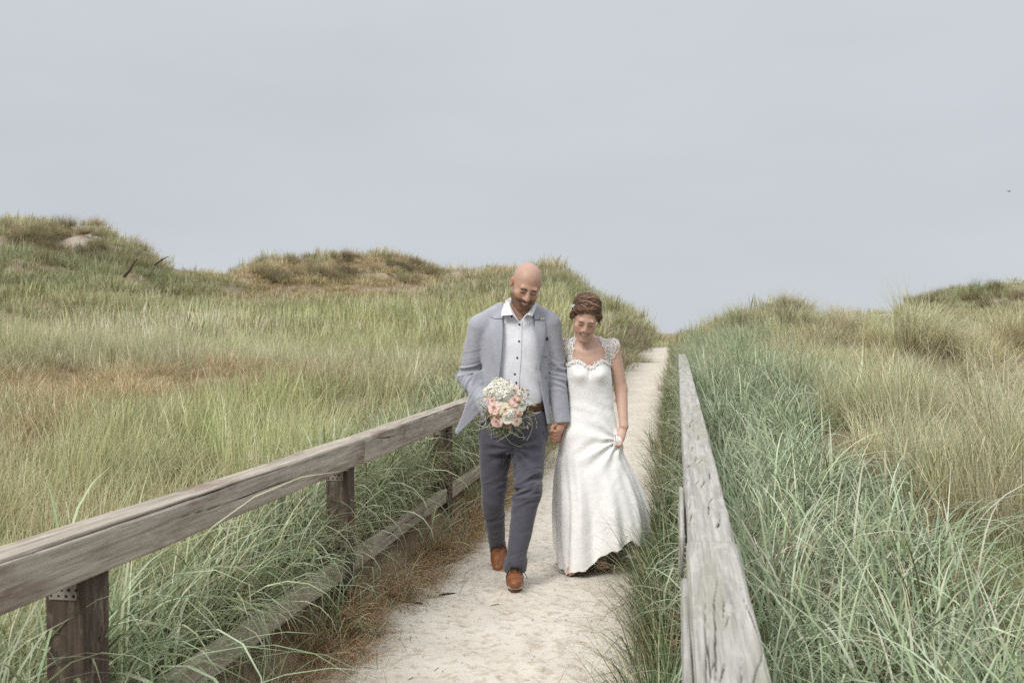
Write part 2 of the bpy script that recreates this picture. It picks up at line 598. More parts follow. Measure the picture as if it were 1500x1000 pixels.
M_WOODL = material("weathered_rail_wood", m_wood((.44, .39, .33), (.17, .105, .08), (.56, .53, .47), .8))
M_WOODR = material("bleached_rail_wood", m_wood((.43, .42, .385), (.30, .30, .225), (.55, .545, .51), .65))
M_POST = material("dark_post_wood", m_wood((.105, .080, .064), (.042, .030, .025), (.34, .285, .225), .65))
M_LOW = material("mossy_rail_wood", m_wood((.40, .365, .30), (.17, .14, .085), (.52, .49, .41), .8))
M_PLATE = simple("galvanised_plate", (.27, .25, .215), .6, .25, 90)
M_HOLE = simple("rusty_nail", (.03, .024, .02), .8)


def beam(name, P0, P1, w, h, m, parent, dl=.02, dc=.012, cracks=(), rough=.0012, rad=.012, seed=0, vertical=False):
    """A rough timber from P0 to P1 (centres of its ends); w across, h high. cracks: (face angle position 0..1 of the perimeter, s0, s1, width, depth, wander)."""
    P0, P1 = np.array(P0, float), np.array(P1, float)
    L = np.linalg.norm(P1 - P0); T = (P1 - P0) / L
    A = np.cross(T, (0, 0, 1.)) if not vertical else np.array([1., 0, 0])
    A /= np.linalg.norm(A); B = np.cross(A, T)
    per = 2 * (w + h)
    nC = max(16, int(per / dc)); nL = max(3, int(L / dl))
    q = np.arange(nC) / nC * per          # 0: top-left corner, runs over the top to the right, down the right side, under, up the left
    X = np.empty(nC); Z = np.empty(nC)
    for k, v in enumerate(q):
        if v < w: X[k], Z[k] = -w / 2 + v, h / 2
        elif v < w + h: X[k], Z[k] = w / 2, h / 2 - (v - w)
        elif v < 2 * w + h: X[k], Z[k] = w / 2 - (v - w - h), -h / 2
        else: X[k], Z[k] = -w / 2, -h / 2 + (v - 2 * w - h)
    cxx = np.clip(X, -w / 2 + rad, w / 2 - rad); czz = np.clip(Z, -h / 2 + rad, h / 2 - rad)
    dx, dz = X - cxx, Z - czz
    dn = np.hypot(dx, dz) + 1e-9
    nx, nz = dx / dn, dz / dn
    X, Z = cxx + nx * np.minimum(dn, rad), czz + nz * np.minimum(dn, rad)
    s = np.linspace(0, L, nL + 1)
    S, Q = np.meshgrid(s, q, indexing='ij')
    pn = np.stack([S * 3, np.cos(Q / per * 6.283) * 3, np.sin(Q / per * 6.283) * 3], -1)
    d = rough * 2.2 * fbm(pn, 3, seed) + rough * fbm(np.stack([S * 7, Q * 190, Q * 0], -1), 3, seed + 5) + .0035 * vnoise(pn * .35 + 5, seed + 9)
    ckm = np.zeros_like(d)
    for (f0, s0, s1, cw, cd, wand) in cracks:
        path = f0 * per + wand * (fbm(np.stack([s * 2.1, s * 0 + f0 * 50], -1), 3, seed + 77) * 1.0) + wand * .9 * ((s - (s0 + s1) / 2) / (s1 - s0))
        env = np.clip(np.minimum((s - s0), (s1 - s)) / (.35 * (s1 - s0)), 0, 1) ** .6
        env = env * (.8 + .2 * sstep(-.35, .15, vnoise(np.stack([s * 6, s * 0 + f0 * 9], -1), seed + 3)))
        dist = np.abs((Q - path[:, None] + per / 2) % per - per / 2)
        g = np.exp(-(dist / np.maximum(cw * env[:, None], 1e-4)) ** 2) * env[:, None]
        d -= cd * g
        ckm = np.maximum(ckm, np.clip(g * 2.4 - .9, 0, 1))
    V = (P0 + T * S[..., None]) + A * (X[None] + nx[None] * d)[..., None] + B * (Z[None] + nz[None] * d)[..., None]
    nS = nL + 1
    i, j = np.meshgrid(np.arange(nS - 1), np.arange(nC), indexing='ij')
    j2 = (j + 1) % nC
    F = np.stack([i * nC + j, (i + 1) * nC + j, (i + 1) * nC + j2, i * nC + j2], -1).reshape(-1, 4)
    V = V.reshape(-1, 3)
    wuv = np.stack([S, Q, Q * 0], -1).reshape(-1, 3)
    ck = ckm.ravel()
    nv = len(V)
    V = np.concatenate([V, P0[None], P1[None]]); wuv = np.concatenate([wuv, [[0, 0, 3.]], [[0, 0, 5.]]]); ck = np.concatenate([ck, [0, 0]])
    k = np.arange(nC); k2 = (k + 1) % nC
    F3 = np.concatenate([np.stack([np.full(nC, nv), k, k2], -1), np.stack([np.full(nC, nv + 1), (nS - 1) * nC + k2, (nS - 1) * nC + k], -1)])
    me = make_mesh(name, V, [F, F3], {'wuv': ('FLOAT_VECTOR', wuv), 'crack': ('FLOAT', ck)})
    return obj(name, me, m, parent)


def railing(label, x0):
    r = empty("wooden_railing", (0, 0, 0))
    return tag(r, label, "railing", "timber railings along the path")


# left railing: posts every two metres, a thick hand rail lying on them and a lower rail close to the ground
RL = railing("weathered wooden railing left of the couple with dark posts and two rails", -1.5)
ZL = .876
tops = lambda y: ZL + .012 * sstep(4.5, 9, y)
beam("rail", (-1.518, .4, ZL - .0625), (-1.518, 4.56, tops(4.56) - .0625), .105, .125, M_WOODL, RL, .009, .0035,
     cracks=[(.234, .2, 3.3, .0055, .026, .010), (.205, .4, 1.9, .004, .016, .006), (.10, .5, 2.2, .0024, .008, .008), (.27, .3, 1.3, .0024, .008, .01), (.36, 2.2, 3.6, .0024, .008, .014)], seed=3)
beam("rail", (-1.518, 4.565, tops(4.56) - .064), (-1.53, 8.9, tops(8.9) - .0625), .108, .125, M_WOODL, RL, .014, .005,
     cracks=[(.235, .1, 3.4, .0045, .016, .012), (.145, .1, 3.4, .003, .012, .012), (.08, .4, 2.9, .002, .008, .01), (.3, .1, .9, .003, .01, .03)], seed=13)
for k, yy in enumerate((.28, 2.33, 4.40, 6.47, 8.54)):
    po = beam("post", (-1.545, yy + .055, -.25), (-1.545, yy + .055, ZL - .126 + (.006 if yy > 5 else 0)), .105, .115, M_POST, RL, .012, .006, rough=.0022, rad=.008, seed=40 + k, vertical=True,
              cracks=[(.80, .1, 1.0, .004, .01, .01), (.35, .2, .95, .003, .009, .01)])
    pl = MB()
    ztop = ZL - .128 - .002
    pl.box((-1.588, yy - .0065, ztop - .052), (-1.512, yy - .0035, ztop))
    pp = pl.build("metal_plate", M_PLATE, po, smooth=False)
    nb = MB()
    rr = random.Random(k)
    for row in range(3):
        for c in range(4):
            nb.tube([(-1.582 + c * .021 + row % 2 * .008, yy - .0068, ztop - .010 - row * .016), (-1.582 + c * .021 + row % 2 * .008, yy - .0078, ztop - .010 - row * .016)], .0042 if rr.random() > .4 else .003, 8)
    no = nb.build("nail", M_HOLE, pl and po)
    no["kind"] = "stuff"
segs = [(-.2, 4.39), (4.53, 6.46), (6.60, 8.53)]
for k, (a, b) in enumerate(segs):
    beam("lower_rail", (-1.522, a, .290), (-1.526, b, .290), .045, .088, M_LOW, RL, .012, .0055, rough=.0014, rad=.005, seed=60 + k,
         cracks=[(.1, .2, (b - a) * .9, .002, .008, .01), (.3, .3, (b - a) * .8, .003, .009, .02)])

# right railing, seen from above; it rises a little with the path
RR = railing("bleached wooden railing right of the bride seen from above, top cracked", .08)
ry = np.array([.35, 1.42, 2.43, 3.9, 9.7, 16.]); rz = np.array([.81, .835, .862, .93, 1.005, 1.04])
rzf = lambda y: float(np.interp(y, ry, rz))
rx = lambda y: float(np.interp(y, [0, 2, 4, 8, 16], [.090, .090, .085, .086, .10]))
CR = [(.05, .2, 1.9, .0026, .010, .012), (.15, .75, 1.35, .0030, .014, .04), (.13, .5, 1.1, .0028, .008, .03), (.09, 1.1, 1.9, .0022, .007, .025), (.22, .9, 1.9, .0022, .006, .04), (.07, .9, 1.5, .002, .006, .02)]
rng_c = np.random.default_rng(11)
for k in range(7):
    s0 = rng_c.uniform(.2, 1.8); CR.append((rng_c.uniform(.03, .2), s0, s0 + rng_c.uniform(.06, .18), .0017, .006, .016))
CR2 = []
for k in range(26):
    s0 = rng_c.uniform(.05, 3.4); CR2.append((rng_c.uniform(.02, .22), s0, s0 + rng_c.uniform(.10, .30), .0020, .007, .020))
beam("rail", (rx(.35), .35, rzf(.35) - .062), (rx(2.5), 2.5, rzf(2.5) - .062), .122, .124, M_WOODR, RR, .006, .0024, cracks=CR, seed=23, rad=.014)
beam("rail", (rx(2.5), 2.506, rzf(2.5) - .065), (rx(6.4), 6.4, rzf(6.4) - .062), .119, .124, M_WOODR, RR, .010, .003, cracks=CR2, seed=29, rad=.014)
beam("rail", (rx(6.4), 6.405, rzf(6.4) - .064), (rx(10.4), 10.4, rzf(10.4) - .062), .12, .124, M_WOODR, RR, .03, .008, cracks=CR2[:10], seed=31, rad=.014)
beam("rail", (rx(10.4), 10.405, rzf(10.4) - .064), (rx(16), 15.6, rzf(15.6) - .062), .12, .124, M_WOODR, RR, .05, .012, seed=33, rad=.014)
beam("side_board", (.0195, .35, rzf(.35) - .078), (.0195, 2.24, rzf(2.24) - .078), .016, .11, M_WOODR, RR, .01, .004, seed=35, rad=.006, cracks=[(.08, .1, 1.5, .002, .006, .004)])
beam("side_board", (.0165, 2.62, rzf(2.62) - .078), (.0165, 3.28, rzf(3.28) - .078), .014, .11, M_WOODR, RR, .01, .005, seed=36, rad=.006)
for k, yy in enumerate((.5, 2.45, 4.4, 6.4, 8.4, 10.4, 12.9, 15.4)):
    beam("post", (rx(yy), yy, float(path_z(yy)) - .2), (rx(yy), yy, rzf(yy) - .129), .10, .11, M_POST, RR, .02, .01, rough=.002, rad=.008, seed=80 + k, vertical=True)
for k, (a, b) in enumerate(((.4, 4.3), (4.5, 8.3), (8.5, 12.8))):
    beam("lower_rail", (rx(a), a, rzf(a) - .56), (rx(b), b, rzf(b) - .56), .06, .12, M_LOW, RR, .03, .012, rough=.002, rad=.012, seed=90 + k)

# ------------------------------------------------------------------ grasses
def m_grass(name, trans=.38, rough=.55, spec=.25):
    def f(nt, n, l, P):
        c = attr(nt, "col").outputs["Color"]
        t = attr(nt, "tint", 'INSTANCER').outputs["Color"]
        col = mixc(nt, 1., c, t, 'MULTIPLY')
        l.new(col, P.inputs["Base Color"])
        P.inputs["Roughness"].default_value = rough
        P.inputs["Specular IOR Level"].default_value = spec
        tr = N(nt, "BsdfTranslucent"); l.new(col, tr.inputs[0])
        mx_ = N(nt, "MixShader", i_0=trans)
        l.new(P.outputs[0], mx_.inputs[1]); l.new(tr.outputs[0], mx_.inputs[2])
        l.new(mx_.outputs[0], n["Material Output"].inputs[0])
    return material(name, f)


M_GRASS = m_grass("marram_blades")
M_LYME = m_grass("lyme_blades", .22, .45, .35)


def tuft(name, n, L, Wd, r0, tilt, curl, pal, m, segs=4, fold=False, wind=(0, .0), seed=0, droop=0., spread=1., tipc=None, basec=None, kink=0.):
    """A bunch of n curved, tapered blades. L, Wd, tilt, curl: (low, high). pal: list of (weight, colour)."""
    r = np.random.default_rng(seed)
    Ln = r.uniform(*L, n); wd = r.uniform(*Wd, n)
    ang = r.uniform(0, 2 * np.pi, n); rad = r0 * np.sqrt(r.uniform(0, 1, n))
    base = np.stack([rad * np.cos(ang), rad * np.sin(ang), np.full(n, -.03)], -1)
    az = ang + r.normal(0, .9, n)
    dirx = np.cos(az) * spread + wind[0]; diry = np.sin(az) * spread + wind[1]
    dm = np.hypot(dirx, diry) + 1e-6
    dirx, diry = dirx / dm, diry / dm
    t0 = r.uniform(*tilt, n) * np.clip(dm, .4, 1.6); cu = r.uniform(*curl, n) * np.clip(dm, .5, 1.4)
    s = np.linspace(0, 1, segs + 1)
    th = t0[:, None] + cu[:, None] * s[None] ** 1.6
    if kink:
        kk = r.uniform(.35, .8, n); has = r.uniform(0, 1, n) < kink
        th = th + (has[:, None] * (s[None] > kk[:, None])) * r.uniform(.5, 1.6, n)[:, None]
    ds = Ln[:, None] / segs
    hx = np.concatenate([np.zeros((n, 1)), np.cumsum(np.sin(th[:, :-1]) * ds, 1)], 1)
    hz = np.concatenate([np.zeros((n, 1)), np.cumsum(np.cos(th[:, :-1]) * ds, 1)], 1)
    side = r.normal(0, .05, n)[:, None] * s[None] ** 2 * Ln[:, None]
    C = np.stack([base[:, 0, None] + hx * dirx[:, None] - side * diry[:, None], base[:, 1, None] + hx * diry[:, None] + side * dirx[:, None], base[:, 2, None] + hz], -1)
    tw = r.uniform(-.9, .9, n)
    wdir = np.stack([-diry * np.cos(tw) + dirx * np.sin(tw) * .6, dirx * np.cos(tw) + diry * np.sin(tw) * .6, .5 * np.sin(tw)], -1)
    wdir /= np.linalg.norm(wdir, axis=1, keepdims=True)
    wp = wd[:, None] * np.clip((1.02 - s[None] ** 2.2), .04, 1) * (.75 + .25 * np.minimum(1, s[None] * 5))
    A = C - wdir[:, None] * wp[..., None] * .5; B = C + wdir[:, None] * wp[..., None] * .5
    ws = np.array([w for w, _ in pal], float); ws /= ws.sum()
    pc = np.array([c for _, c in pal], float)[r.choice(len(pal), n, p=ws)] * r.uniform(.8, 1.2, (n, 1))
    col = np.repeat(pc[:, None], segs + 1, 1)
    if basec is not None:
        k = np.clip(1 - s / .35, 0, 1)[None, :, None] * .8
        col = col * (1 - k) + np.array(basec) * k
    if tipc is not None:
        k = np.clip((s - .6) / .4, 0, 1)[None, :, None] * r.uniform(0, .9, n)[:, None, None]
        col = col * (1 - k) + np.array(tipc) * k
    if fold:
        up = np.cross(wdir, np.stack([dirx, diry, np.zeros(n)], -1)); up *= np.sign(up[:, 2:3] + 1e-9)
        M = C - up[:, None] * wp[..., None] * .22
        V = np.stack([A, M, B], 2); k = 3
    else:
        V = np.stack([A, B], 2); k = 2
    cols = np.repeat(col[:, :, None], k, 2).reshape(-1, 3)
    V = V.reshape(-1, 3)
    bi, si, ki = np.meshgrid(np.arange(n), np.arange(segs), np.arange(k - 1), indexing='ij')
    o0 = (bi * (segs + 1) + si) * k + ki
    F = np.stack([o0, o0 + 1, o0 + k + 1, o0 + k], -1).reshape(-1, 4)
    me = make_mesh(name, V, F, {'col': ('FLOAT_COLOR', np.concatenate([cols, np.ones((len(cols), 1))], 1))})
    me.materials.append(m)
    return me


_src = {}


def scatter(name, pts, scale, tint, idx, rotz, tilt, meshes, label=None):
    """One stuff object whose points carry copies of the given tufts (a geometry-nodes instancing of meshes)."""
    pts = np.asarray(pts)
    n = len(pts)
    rot = np.stack([tilt[:, 0], tilt[:, 1], rotz], -1)
    me = make_mesh(name, pts, np.zeros((0, 3), int), {'rot': ('FLOAT_VECTOR', rot), 'scl': ('FLOAT_VECTOR', scale), 'tint': ('FLOAT_COLOR', np.concatenate([tint, np.ones((n, 1))], 1)), 'idx': ('INT', idx)}) if False else None
    me = bpy.data.meshes.new(name)
    me.vertices.add(n); me.vertices.foreach_set("co", np.ascontiguousarray(pts, dtype=np.float32).ravel())
    for an, ty, key, data in (('rot', 'FLOAT_VECTOR', 'vector', rot), ('scl', 'FLOAT_VECTOR', 'vector', scale), ('tint', 'FLOAT_COLOR', 'color', np.concatenate([tint, np.ones((n, 1))], 1)), ('idx', 'INT', 'value', idx)):
        a = me.attributes.new(an, ty, 'POINT')
        a.data.foreach_set(key, np.ascontiguousarray(data, dtype=np.int32 if ty == 'INT' else np.float32).ravel())
    o = bpy.data.objects.new(name, me)
    COL.objects.link(o)
    ng = bpy.data.node_groups.new(name + "_nodes", 'GeometryNodeTree')
    ng.interface.new_socket("Geometry", in_out='INPUT', socket_type='NodeSocketGeometry')
    ng.interface.new_socket("Geometry", in_out='OUTPUT', socket_type='NodeSocketGeometry')
    nn, ll = ng.nodes, ng.links
    gi, go = nn.new("NodeGroupInput"), nn.new("NodeGroupOutput")
    mp_ = nn.new("GeometryNodeMeshToPoints")
    ll.new(gi.outputs[0], mp_.inputs[0])
    jn = nn.new("GeometryNodeJoinGeometry")
    for me2 in reversed(meshes):
        so = _src.get(me2.name)
        if so is None:
            so = _src[me2.name] = bpy.data.objects.new(me2.name, me2)
        oi = nn.new("GeometryNodeObjectInfo"); oi.inputs[0].default_value = so
        oi.inputs["As Instance"].default_value = False
        gti = nn.new("GeometryNodeGeometryToInstance")
        ll.new(oi.outputs["Geometry"], gti.inputs[0]); ll.new(gti.outputs[0], jn.inputs[0])
    ip = nn.new("GeometryNodeInstanceOnPoints")
    ip.inputs["Pick Instance"].default_value = True
    ll.new(mp_.outputs[0], ip.inputs["Points"]); ll.new(jn.outputs[0], ip.inputs["Instance"])

    def na(nm, ty):
        a = nn.new("GeometryNodeInputNamedAttribute"); a.data_type = ty
        a.inputs[0].default_value = nm
        return a.outputs["Attribute"]
    ll.new(na('idx', 'INT'), ip.inputs["Instance Index"])
    er = nn.new("FunctionNodeEulerToRotation")
    ll.new(na('rot', 'FLOAT_VECTOR'), er.inputs[0]); ll.new(er.outputs[0], ip.inputs["Rotation"])
    ll.new(na('scl', 'FLOAT_VECTOR'), ip.inputs["Scale"])
    ll.new(ip.outputs[0], go.inputs[0])
    md = o.modifiers.new("scatter", 'NODES'); md.node_group = ng
    tag(o, label, kind="stuff")
    return o


# palettes (linear reflectance)
GRN, GRN2, STRAW, PALE, BRN = (.32, .325, .165), (.44, .435, .265), (.62, .57, .39), (.75, .71, .56), (.27, .20, .125)
LY1, LY2, LY3, LY4 = (.265, .335, .195), (.42, .48, .325), (.09, .125, .05), (.57, .61, .455)
ORG, DRY, DRY2 = (.37, .245, .135), (.52, .39, .24), (.62, .52, .37)
fine = [tuft("fine_tuft", 48, (.22, .58), (.0030, .0058), .15, (.08, .65), (.5, 1.6), [(3.4, GRN), (5, GRN2), (4, STRAW), (3, PALE), (.7, BRN)], M_GRASS, 5, wind=(.8, .0), seed=s, tipc=STRAW, basec=BRN) for s in range(4)]
mid_t = [tuft("meadow_tuft", 54, (.20, .52), (.0048, .0085), .22, (.08, .6), (.4, 1.4), [(4, GRN), (5, GRN2), (4, STRAW), (1.6, PALE), (.6, BRN)], M_GRASS, 4, wind=(.8, .0), seed=20 + s, tipc=STRAW, basec=BRN) for s in range(4)]
far_t = [tuft("ridge_tuft", 44, (.20, .58), (.014, .026), .45, (.05, .5), (.3, 1.0), [(4, GRN), (5, GRN2), (4, STRAW), (1.5, PALE), (1, BRN)], M_GRASS, 3, wind=(.6, .0), seed=40 + s, basec=BRN) for s in range(4)]
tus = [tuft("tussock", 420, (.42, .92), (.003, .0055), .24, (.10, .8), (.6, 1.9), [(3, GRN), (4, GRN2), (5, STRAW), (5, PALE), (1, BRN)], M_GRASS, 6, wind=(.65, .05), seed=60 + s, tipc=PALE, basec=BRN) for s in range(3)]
lyme = [tuft("lyme_tuft", 17, (.36, .86), (.0072, .0155), .11, (.10, .60), (.8, 2.7), [(5, LY1), (4.5, LY2), (2.6, LY3), (1.6, LY4), (.5, STRAW)], M_LYME, 8, True, wind=(.45, -.05), seed=80 + s, tipc=(.48, .51, .38), basec=(.09, .11, .05), kink=.28) for s in range(5)]  # basec darkens the blade feet, painting in shade deep in the tuft
lymef = [tuft("lyme_clump", 34, (.30, .70), (.009, .016), .25, (.10, .55), (.6, 2.0), [(5, LY1), (5, LY2), (1, LY3), (1.6, LY4), (1, STRAW)], M_LYME, 5, wind=(.45, -.05), seed=90 + s, tipc=(.46, .49, .36), basec=(.09, .11, .05), kink=.15) for s in range(3)]  # blade feet coloured dark here too, as painted shade
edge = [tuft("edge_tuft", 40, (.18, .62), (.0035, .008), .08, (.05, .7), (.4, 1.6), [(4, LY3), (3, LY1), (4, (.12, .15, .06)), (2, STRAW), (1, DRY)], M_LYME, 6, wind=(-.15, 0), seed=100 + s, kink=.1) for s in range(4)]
thatch = [tuft("dry_thatch", 80, (.07, .28), (.0025, .005), .13, (.5, 1.5), (.4, 2.4), [(4, ORG), (5, DRY), (3, DRY2), (2, BRN), (.6, (.16, .16, .06))], M_GRASS, 5, seed=120 + s, kink=.3) for s in range(4)]
sprig = [tuft("sand_sprig", 5, (.10, .40), (.002, .0045), .03, (.3, 1.3), (.3, 1.6), [(3, LY3), (3, DRY), (2, STRAW), (2, LY1)], M_GRASS, 6, seed=140 + s) for s in range(5)]

# how the cover changes over the dunes; some 'd' patches paint shade between tussocks: (pixel column, row, depth, radius, kind)
PATCH = [(60, 540, 10.5, 1.3, 'b'), (20, 600, 9, .8, 'b'), (250, 560, 10.5, 1.1, 'b'), (330, 530, 11, 1.2, 'b'), (420, 560, 10, .8, 'b'), (150, 590, 9, .8, 'b'), (210, 545, 11, .8, 'b'), (60, 330, 36, 2.0, 'b'),
         (470, 390, 45, 5, 'b'), (560, 385, 45, 4, 'b'), (640, 405, 44, 3, 'b'), (430, 405, 43, 4, 'b'), (400, 425, 40, 3, 'b'),
         (110, 478, 15, 2.2, 'p'), (200, 490, 14, 1.5, 'p'), (300, 640, 8, 1.5, 'g'), (280, 600, 9, 1.2, 'g'), (560, 480, 17, 4, 'g'), (420, 460, 20, 4, 'g'), (470, 560, 11, 2, 'g'), (650, 470, 18, 3, 'g'),
         (80, 350, 37, 4, 'd'), (150, 390, 33, 4, 'd'), (200, 380, 35, 3, 'd'), (40, 400, 32, 3, 'd'), (840, 420, 36, 3, 'd'), (930, 480, 33, 2, 'd'),
         (1085, 475, 21, .8, 'b'), (1210, 490, 17, 1.0, 'b'), (1032, 500, 17, .5, 'b'), (1180, 500, 16, .9, 'b'), (1330, 480, 40, 3, 'b'), (1470, 450, 43, 3, 'b'), (1400, 440, 44, 3, 'd'), (1440, 425, 45, 3, 'd'), (1450, 500, 30, 4, 'b'), (1250, 440, 44, 2, 'd'),
         (1200, 560, 8, 1.2, 'p'), (1300, 580, 7.2, 1.1, 'p'), (1400, 600, 6.5, 1.1, 'p'), (1130, 520, 12, 1.2, 'p'), (1250, 530, 11, 1.4, 'p'), (1480, 610, 6.3, .8, 'p'),
         (1300, 520, 15, 2.5, 'p'), (1110, 590, 6.6, .4, 'b'), (1180, 600, 6.5, .5, 'd'), (1235, 680, 5, .4, 'd'), (1300, 750, 4.2, .35, 'd'), (1380, 820, 3.8, .35, 'd'), (1440, 800, 4.2, .5, 'd'), (1350, 680, 5.4, .4, 'd'), (1260, 850, 3.7, .35, 'b')]
PW = []
for a, b, D, rad, k in PATCH:
    Dh = hit(a, b)
    PW.append((world_pt(a, b, Dh), rad * np.clip(Dh / D, .6, 1.5), k))


def cover(x, y):
    """(tint rgb, height factor) at ground points."""
    p = np.stack([x, y], -1)
    b = sstep(.12, .5, fbm(p * .35, 3, 201)) * .45 + sstep(.2, .5, fbm(p * 1.1, 3, 203)) * .3
    g = sstep(.05, .5, fbm(p * .3 + 9, 3, 207)) * .7
    w = sstep(.1, .5, fbm(p * .6 + 3, 3, 211)) * .6
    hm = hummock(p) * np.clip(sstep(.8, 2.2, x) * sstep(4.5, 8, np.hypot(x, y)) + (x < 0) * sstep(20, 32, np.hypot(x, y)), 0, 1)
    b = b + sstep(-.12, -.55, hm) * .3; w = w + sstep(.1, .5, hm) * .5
    d = sstep(-.05, -.5, hm) * .95  # hummock hollows tinted dark and tops pale, painting in the mound shading
    for c, rad, k in PW:
        q = np.exp(-((x - c[0]) ** 2 + (y - c[1]) ** 2) / rad ** 2) * (1 + .7 * fbm(p * 1.7 / max(rad, .6), 2, 221))
        if k == 'b': b = b + 1.1 * q; g = g * (1 - np.clip(q, 0, 1))
        elif k == 'g': g = g + q; b = b * (1 - np.clip(q, 0, 1))
        elif k == 'p': w = w + 1.1 * q; b = b * (1 - .7 * np.clip(q, 0, 1))
        else: d = d + q
    b, g, w, d = (np.clip(v, 0, 1)[:, None] for v in (b, g, w, d))
    t = np.ones((len(x), 3))
    t = t * (1 - g) + np.array([.98, 1.06, .90]) * g
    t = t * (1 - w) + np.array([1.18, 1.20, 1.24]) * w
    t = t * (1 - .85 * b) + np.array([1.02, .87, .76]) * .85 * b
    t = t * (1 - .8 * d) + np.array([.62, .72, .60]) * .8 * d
    t = t * np.where(x > .5, 1, 0)[:, None] * np.array([.95, 1.02, .95]) + t * np.where(x > .5, 0, 1)[:, None]
    cl_ = fbm(p * 1.9, 2, 231)
    h0 = np.where(x > .5, .72, .82) * (1 + .55 * cl_)
    t = t * (1 + .16 * cl_)[:, None]
    h = 1 - .5 * b[:, 0] + .15 * g[:, 0] + .12 * w[:, 0]
    h0 = h0 * np.where((x > .3) & (y < 9), .5 + .5 * sstep(1.05, 1.6, x), 1)
    return t, h * h0


def sector(D0, D1, dens, seed, a0=-1000, a1=2500):
    r = np.random.default_rng(seed)
    A0, A1 = (a0 - 750) / FOC, (a1 - 750) / FOC
    area = (A1 - A0) * (D1 ** 2 - D0 ** 2) / 2
    n = int(area * dens)
    D = np.sqrt(r.uniform(D0 ** 2, D1 ** 2, n)); a = r.uniform(A0, A1, n)
    return -SY * D + CY * a * D, CY * D + SY * a * D, r


def path_left(y): return path_edges(y)[0]


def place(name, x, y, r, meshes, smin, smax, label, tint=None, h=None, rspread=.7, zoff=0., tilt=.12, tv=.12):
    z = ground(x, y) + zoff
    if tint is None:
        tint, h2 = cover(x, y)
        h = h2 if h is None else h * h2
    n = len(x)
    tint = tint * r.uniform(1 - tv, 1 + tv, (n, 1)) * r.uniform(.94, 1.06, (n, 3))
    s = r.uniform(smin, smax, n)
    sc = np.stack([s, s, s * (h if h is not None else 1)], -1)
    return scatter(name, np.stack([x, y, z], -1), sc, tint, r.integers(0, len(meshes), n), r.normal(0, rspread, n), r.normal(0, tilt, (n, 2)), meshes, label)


def field_mask(x, y, ml=0., mr=0.):
    l = path_edges(y)[0]
    lx = np.where(y < 9.2, -1.62, l + .02) - ml * (y < 9.2)
    return ((x < lx) | (x > .24 + mr)) & ~((bare_mask(x, y) > .45))


# open dune grass, thinner blades close by and coarser ones on the ridges
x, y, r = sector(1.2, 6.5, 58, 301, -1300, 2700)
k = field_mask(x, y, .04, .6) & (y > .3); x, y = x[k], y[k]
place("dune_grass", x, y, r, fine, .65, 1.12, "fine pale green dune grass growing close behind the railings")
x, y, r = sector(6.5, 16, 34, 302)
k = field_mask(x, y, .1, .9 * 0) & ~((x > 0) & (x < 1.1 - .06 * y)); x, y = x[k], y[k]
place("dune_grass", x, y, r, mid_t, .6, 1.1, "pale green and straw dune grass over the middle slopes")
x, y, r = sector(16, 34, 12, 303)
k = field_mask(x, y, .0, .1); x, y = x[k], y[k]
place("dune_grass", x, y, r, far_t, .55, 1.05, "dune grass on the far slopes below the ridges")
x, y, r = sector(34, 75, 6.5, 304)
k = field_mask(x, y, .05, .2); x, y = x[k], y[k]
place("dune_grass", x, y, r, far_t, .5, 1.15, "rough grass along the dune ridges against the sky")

# tussocks with pale hair-like tops
T = [(1360, 690, 5.4, 1.0), (1430, 770, 4.6, 1.0), (1250, 590, 7.4, 1.0), (1480, 660, 5.6, 1.05), (1090, 560, 9.0, .9), (1190, 560, 8.8, 1.0), (1320, 600, 7.0, 1.0), (1410, 600, 6.8, 1.0), (1500, 800, 4.3, .9), (1130, 520, 11.5, 1), (1220, 530, 11, 1), (1480, 590, 7.5, 1.1), (1560, 700, 5.0, 1), (1300, 640, 6.1, .8), (1170, 480, 16, 1.1), (1080, 470, 20, 1.2), (1120, 455, 22, 1.1), (1150, 450, 23, 1.1), (1060, 462, 21, 1.0), (1380, 560, 8.8, 1.1), (1270, 560, 9.2, 1.1), (1620, 650, 6, 1.1), (1700, 700, 5, 1), (1440, 560, 9, 1.0), (1340, 545, 10, 1.1), (1190, 520, 13, 1.1), (1240, 500, 15, 1.1), (1030, 480, 22, .8), (1180, 455, 22.5, .9),
     (255, 395, 34, 1.3), (730, 560, 10, .9), (330, 480, 16, 1.0), (180, 430, 22, 1.1), (270, 440, 21, 1.1), (380, 440, 22, 1.0), (560, 440, 26, 1.2), (90, 430, 22, 1.1), (20, 440, 20, 1.1), (870, 440, 30, 1.2), (905, 470, 26, 1.1), (940, 470, 30, 1.2), (850, 425, 34, 1.3)]
tp = np.array([world_pt(a, b, D)[:2] for a, b, D, s in T]); r = np.random.default_rng(5)
tt, th_ = cover(tp[:, 0], tp[:, 1])
place("dune_tussock_grass", tp[:, 0], tp[:, 1], r, tus, .85, 1.0, "big marram tussocks with pale hair-like tops", tint=.5 * tt + .5 * np.array([1.05, .98, .95]), h=np.array([s * (.5 if D > 14 else .8 if D > 7 else 1) for a, b, D, s in T]), rspread=.5, tilt=.05)

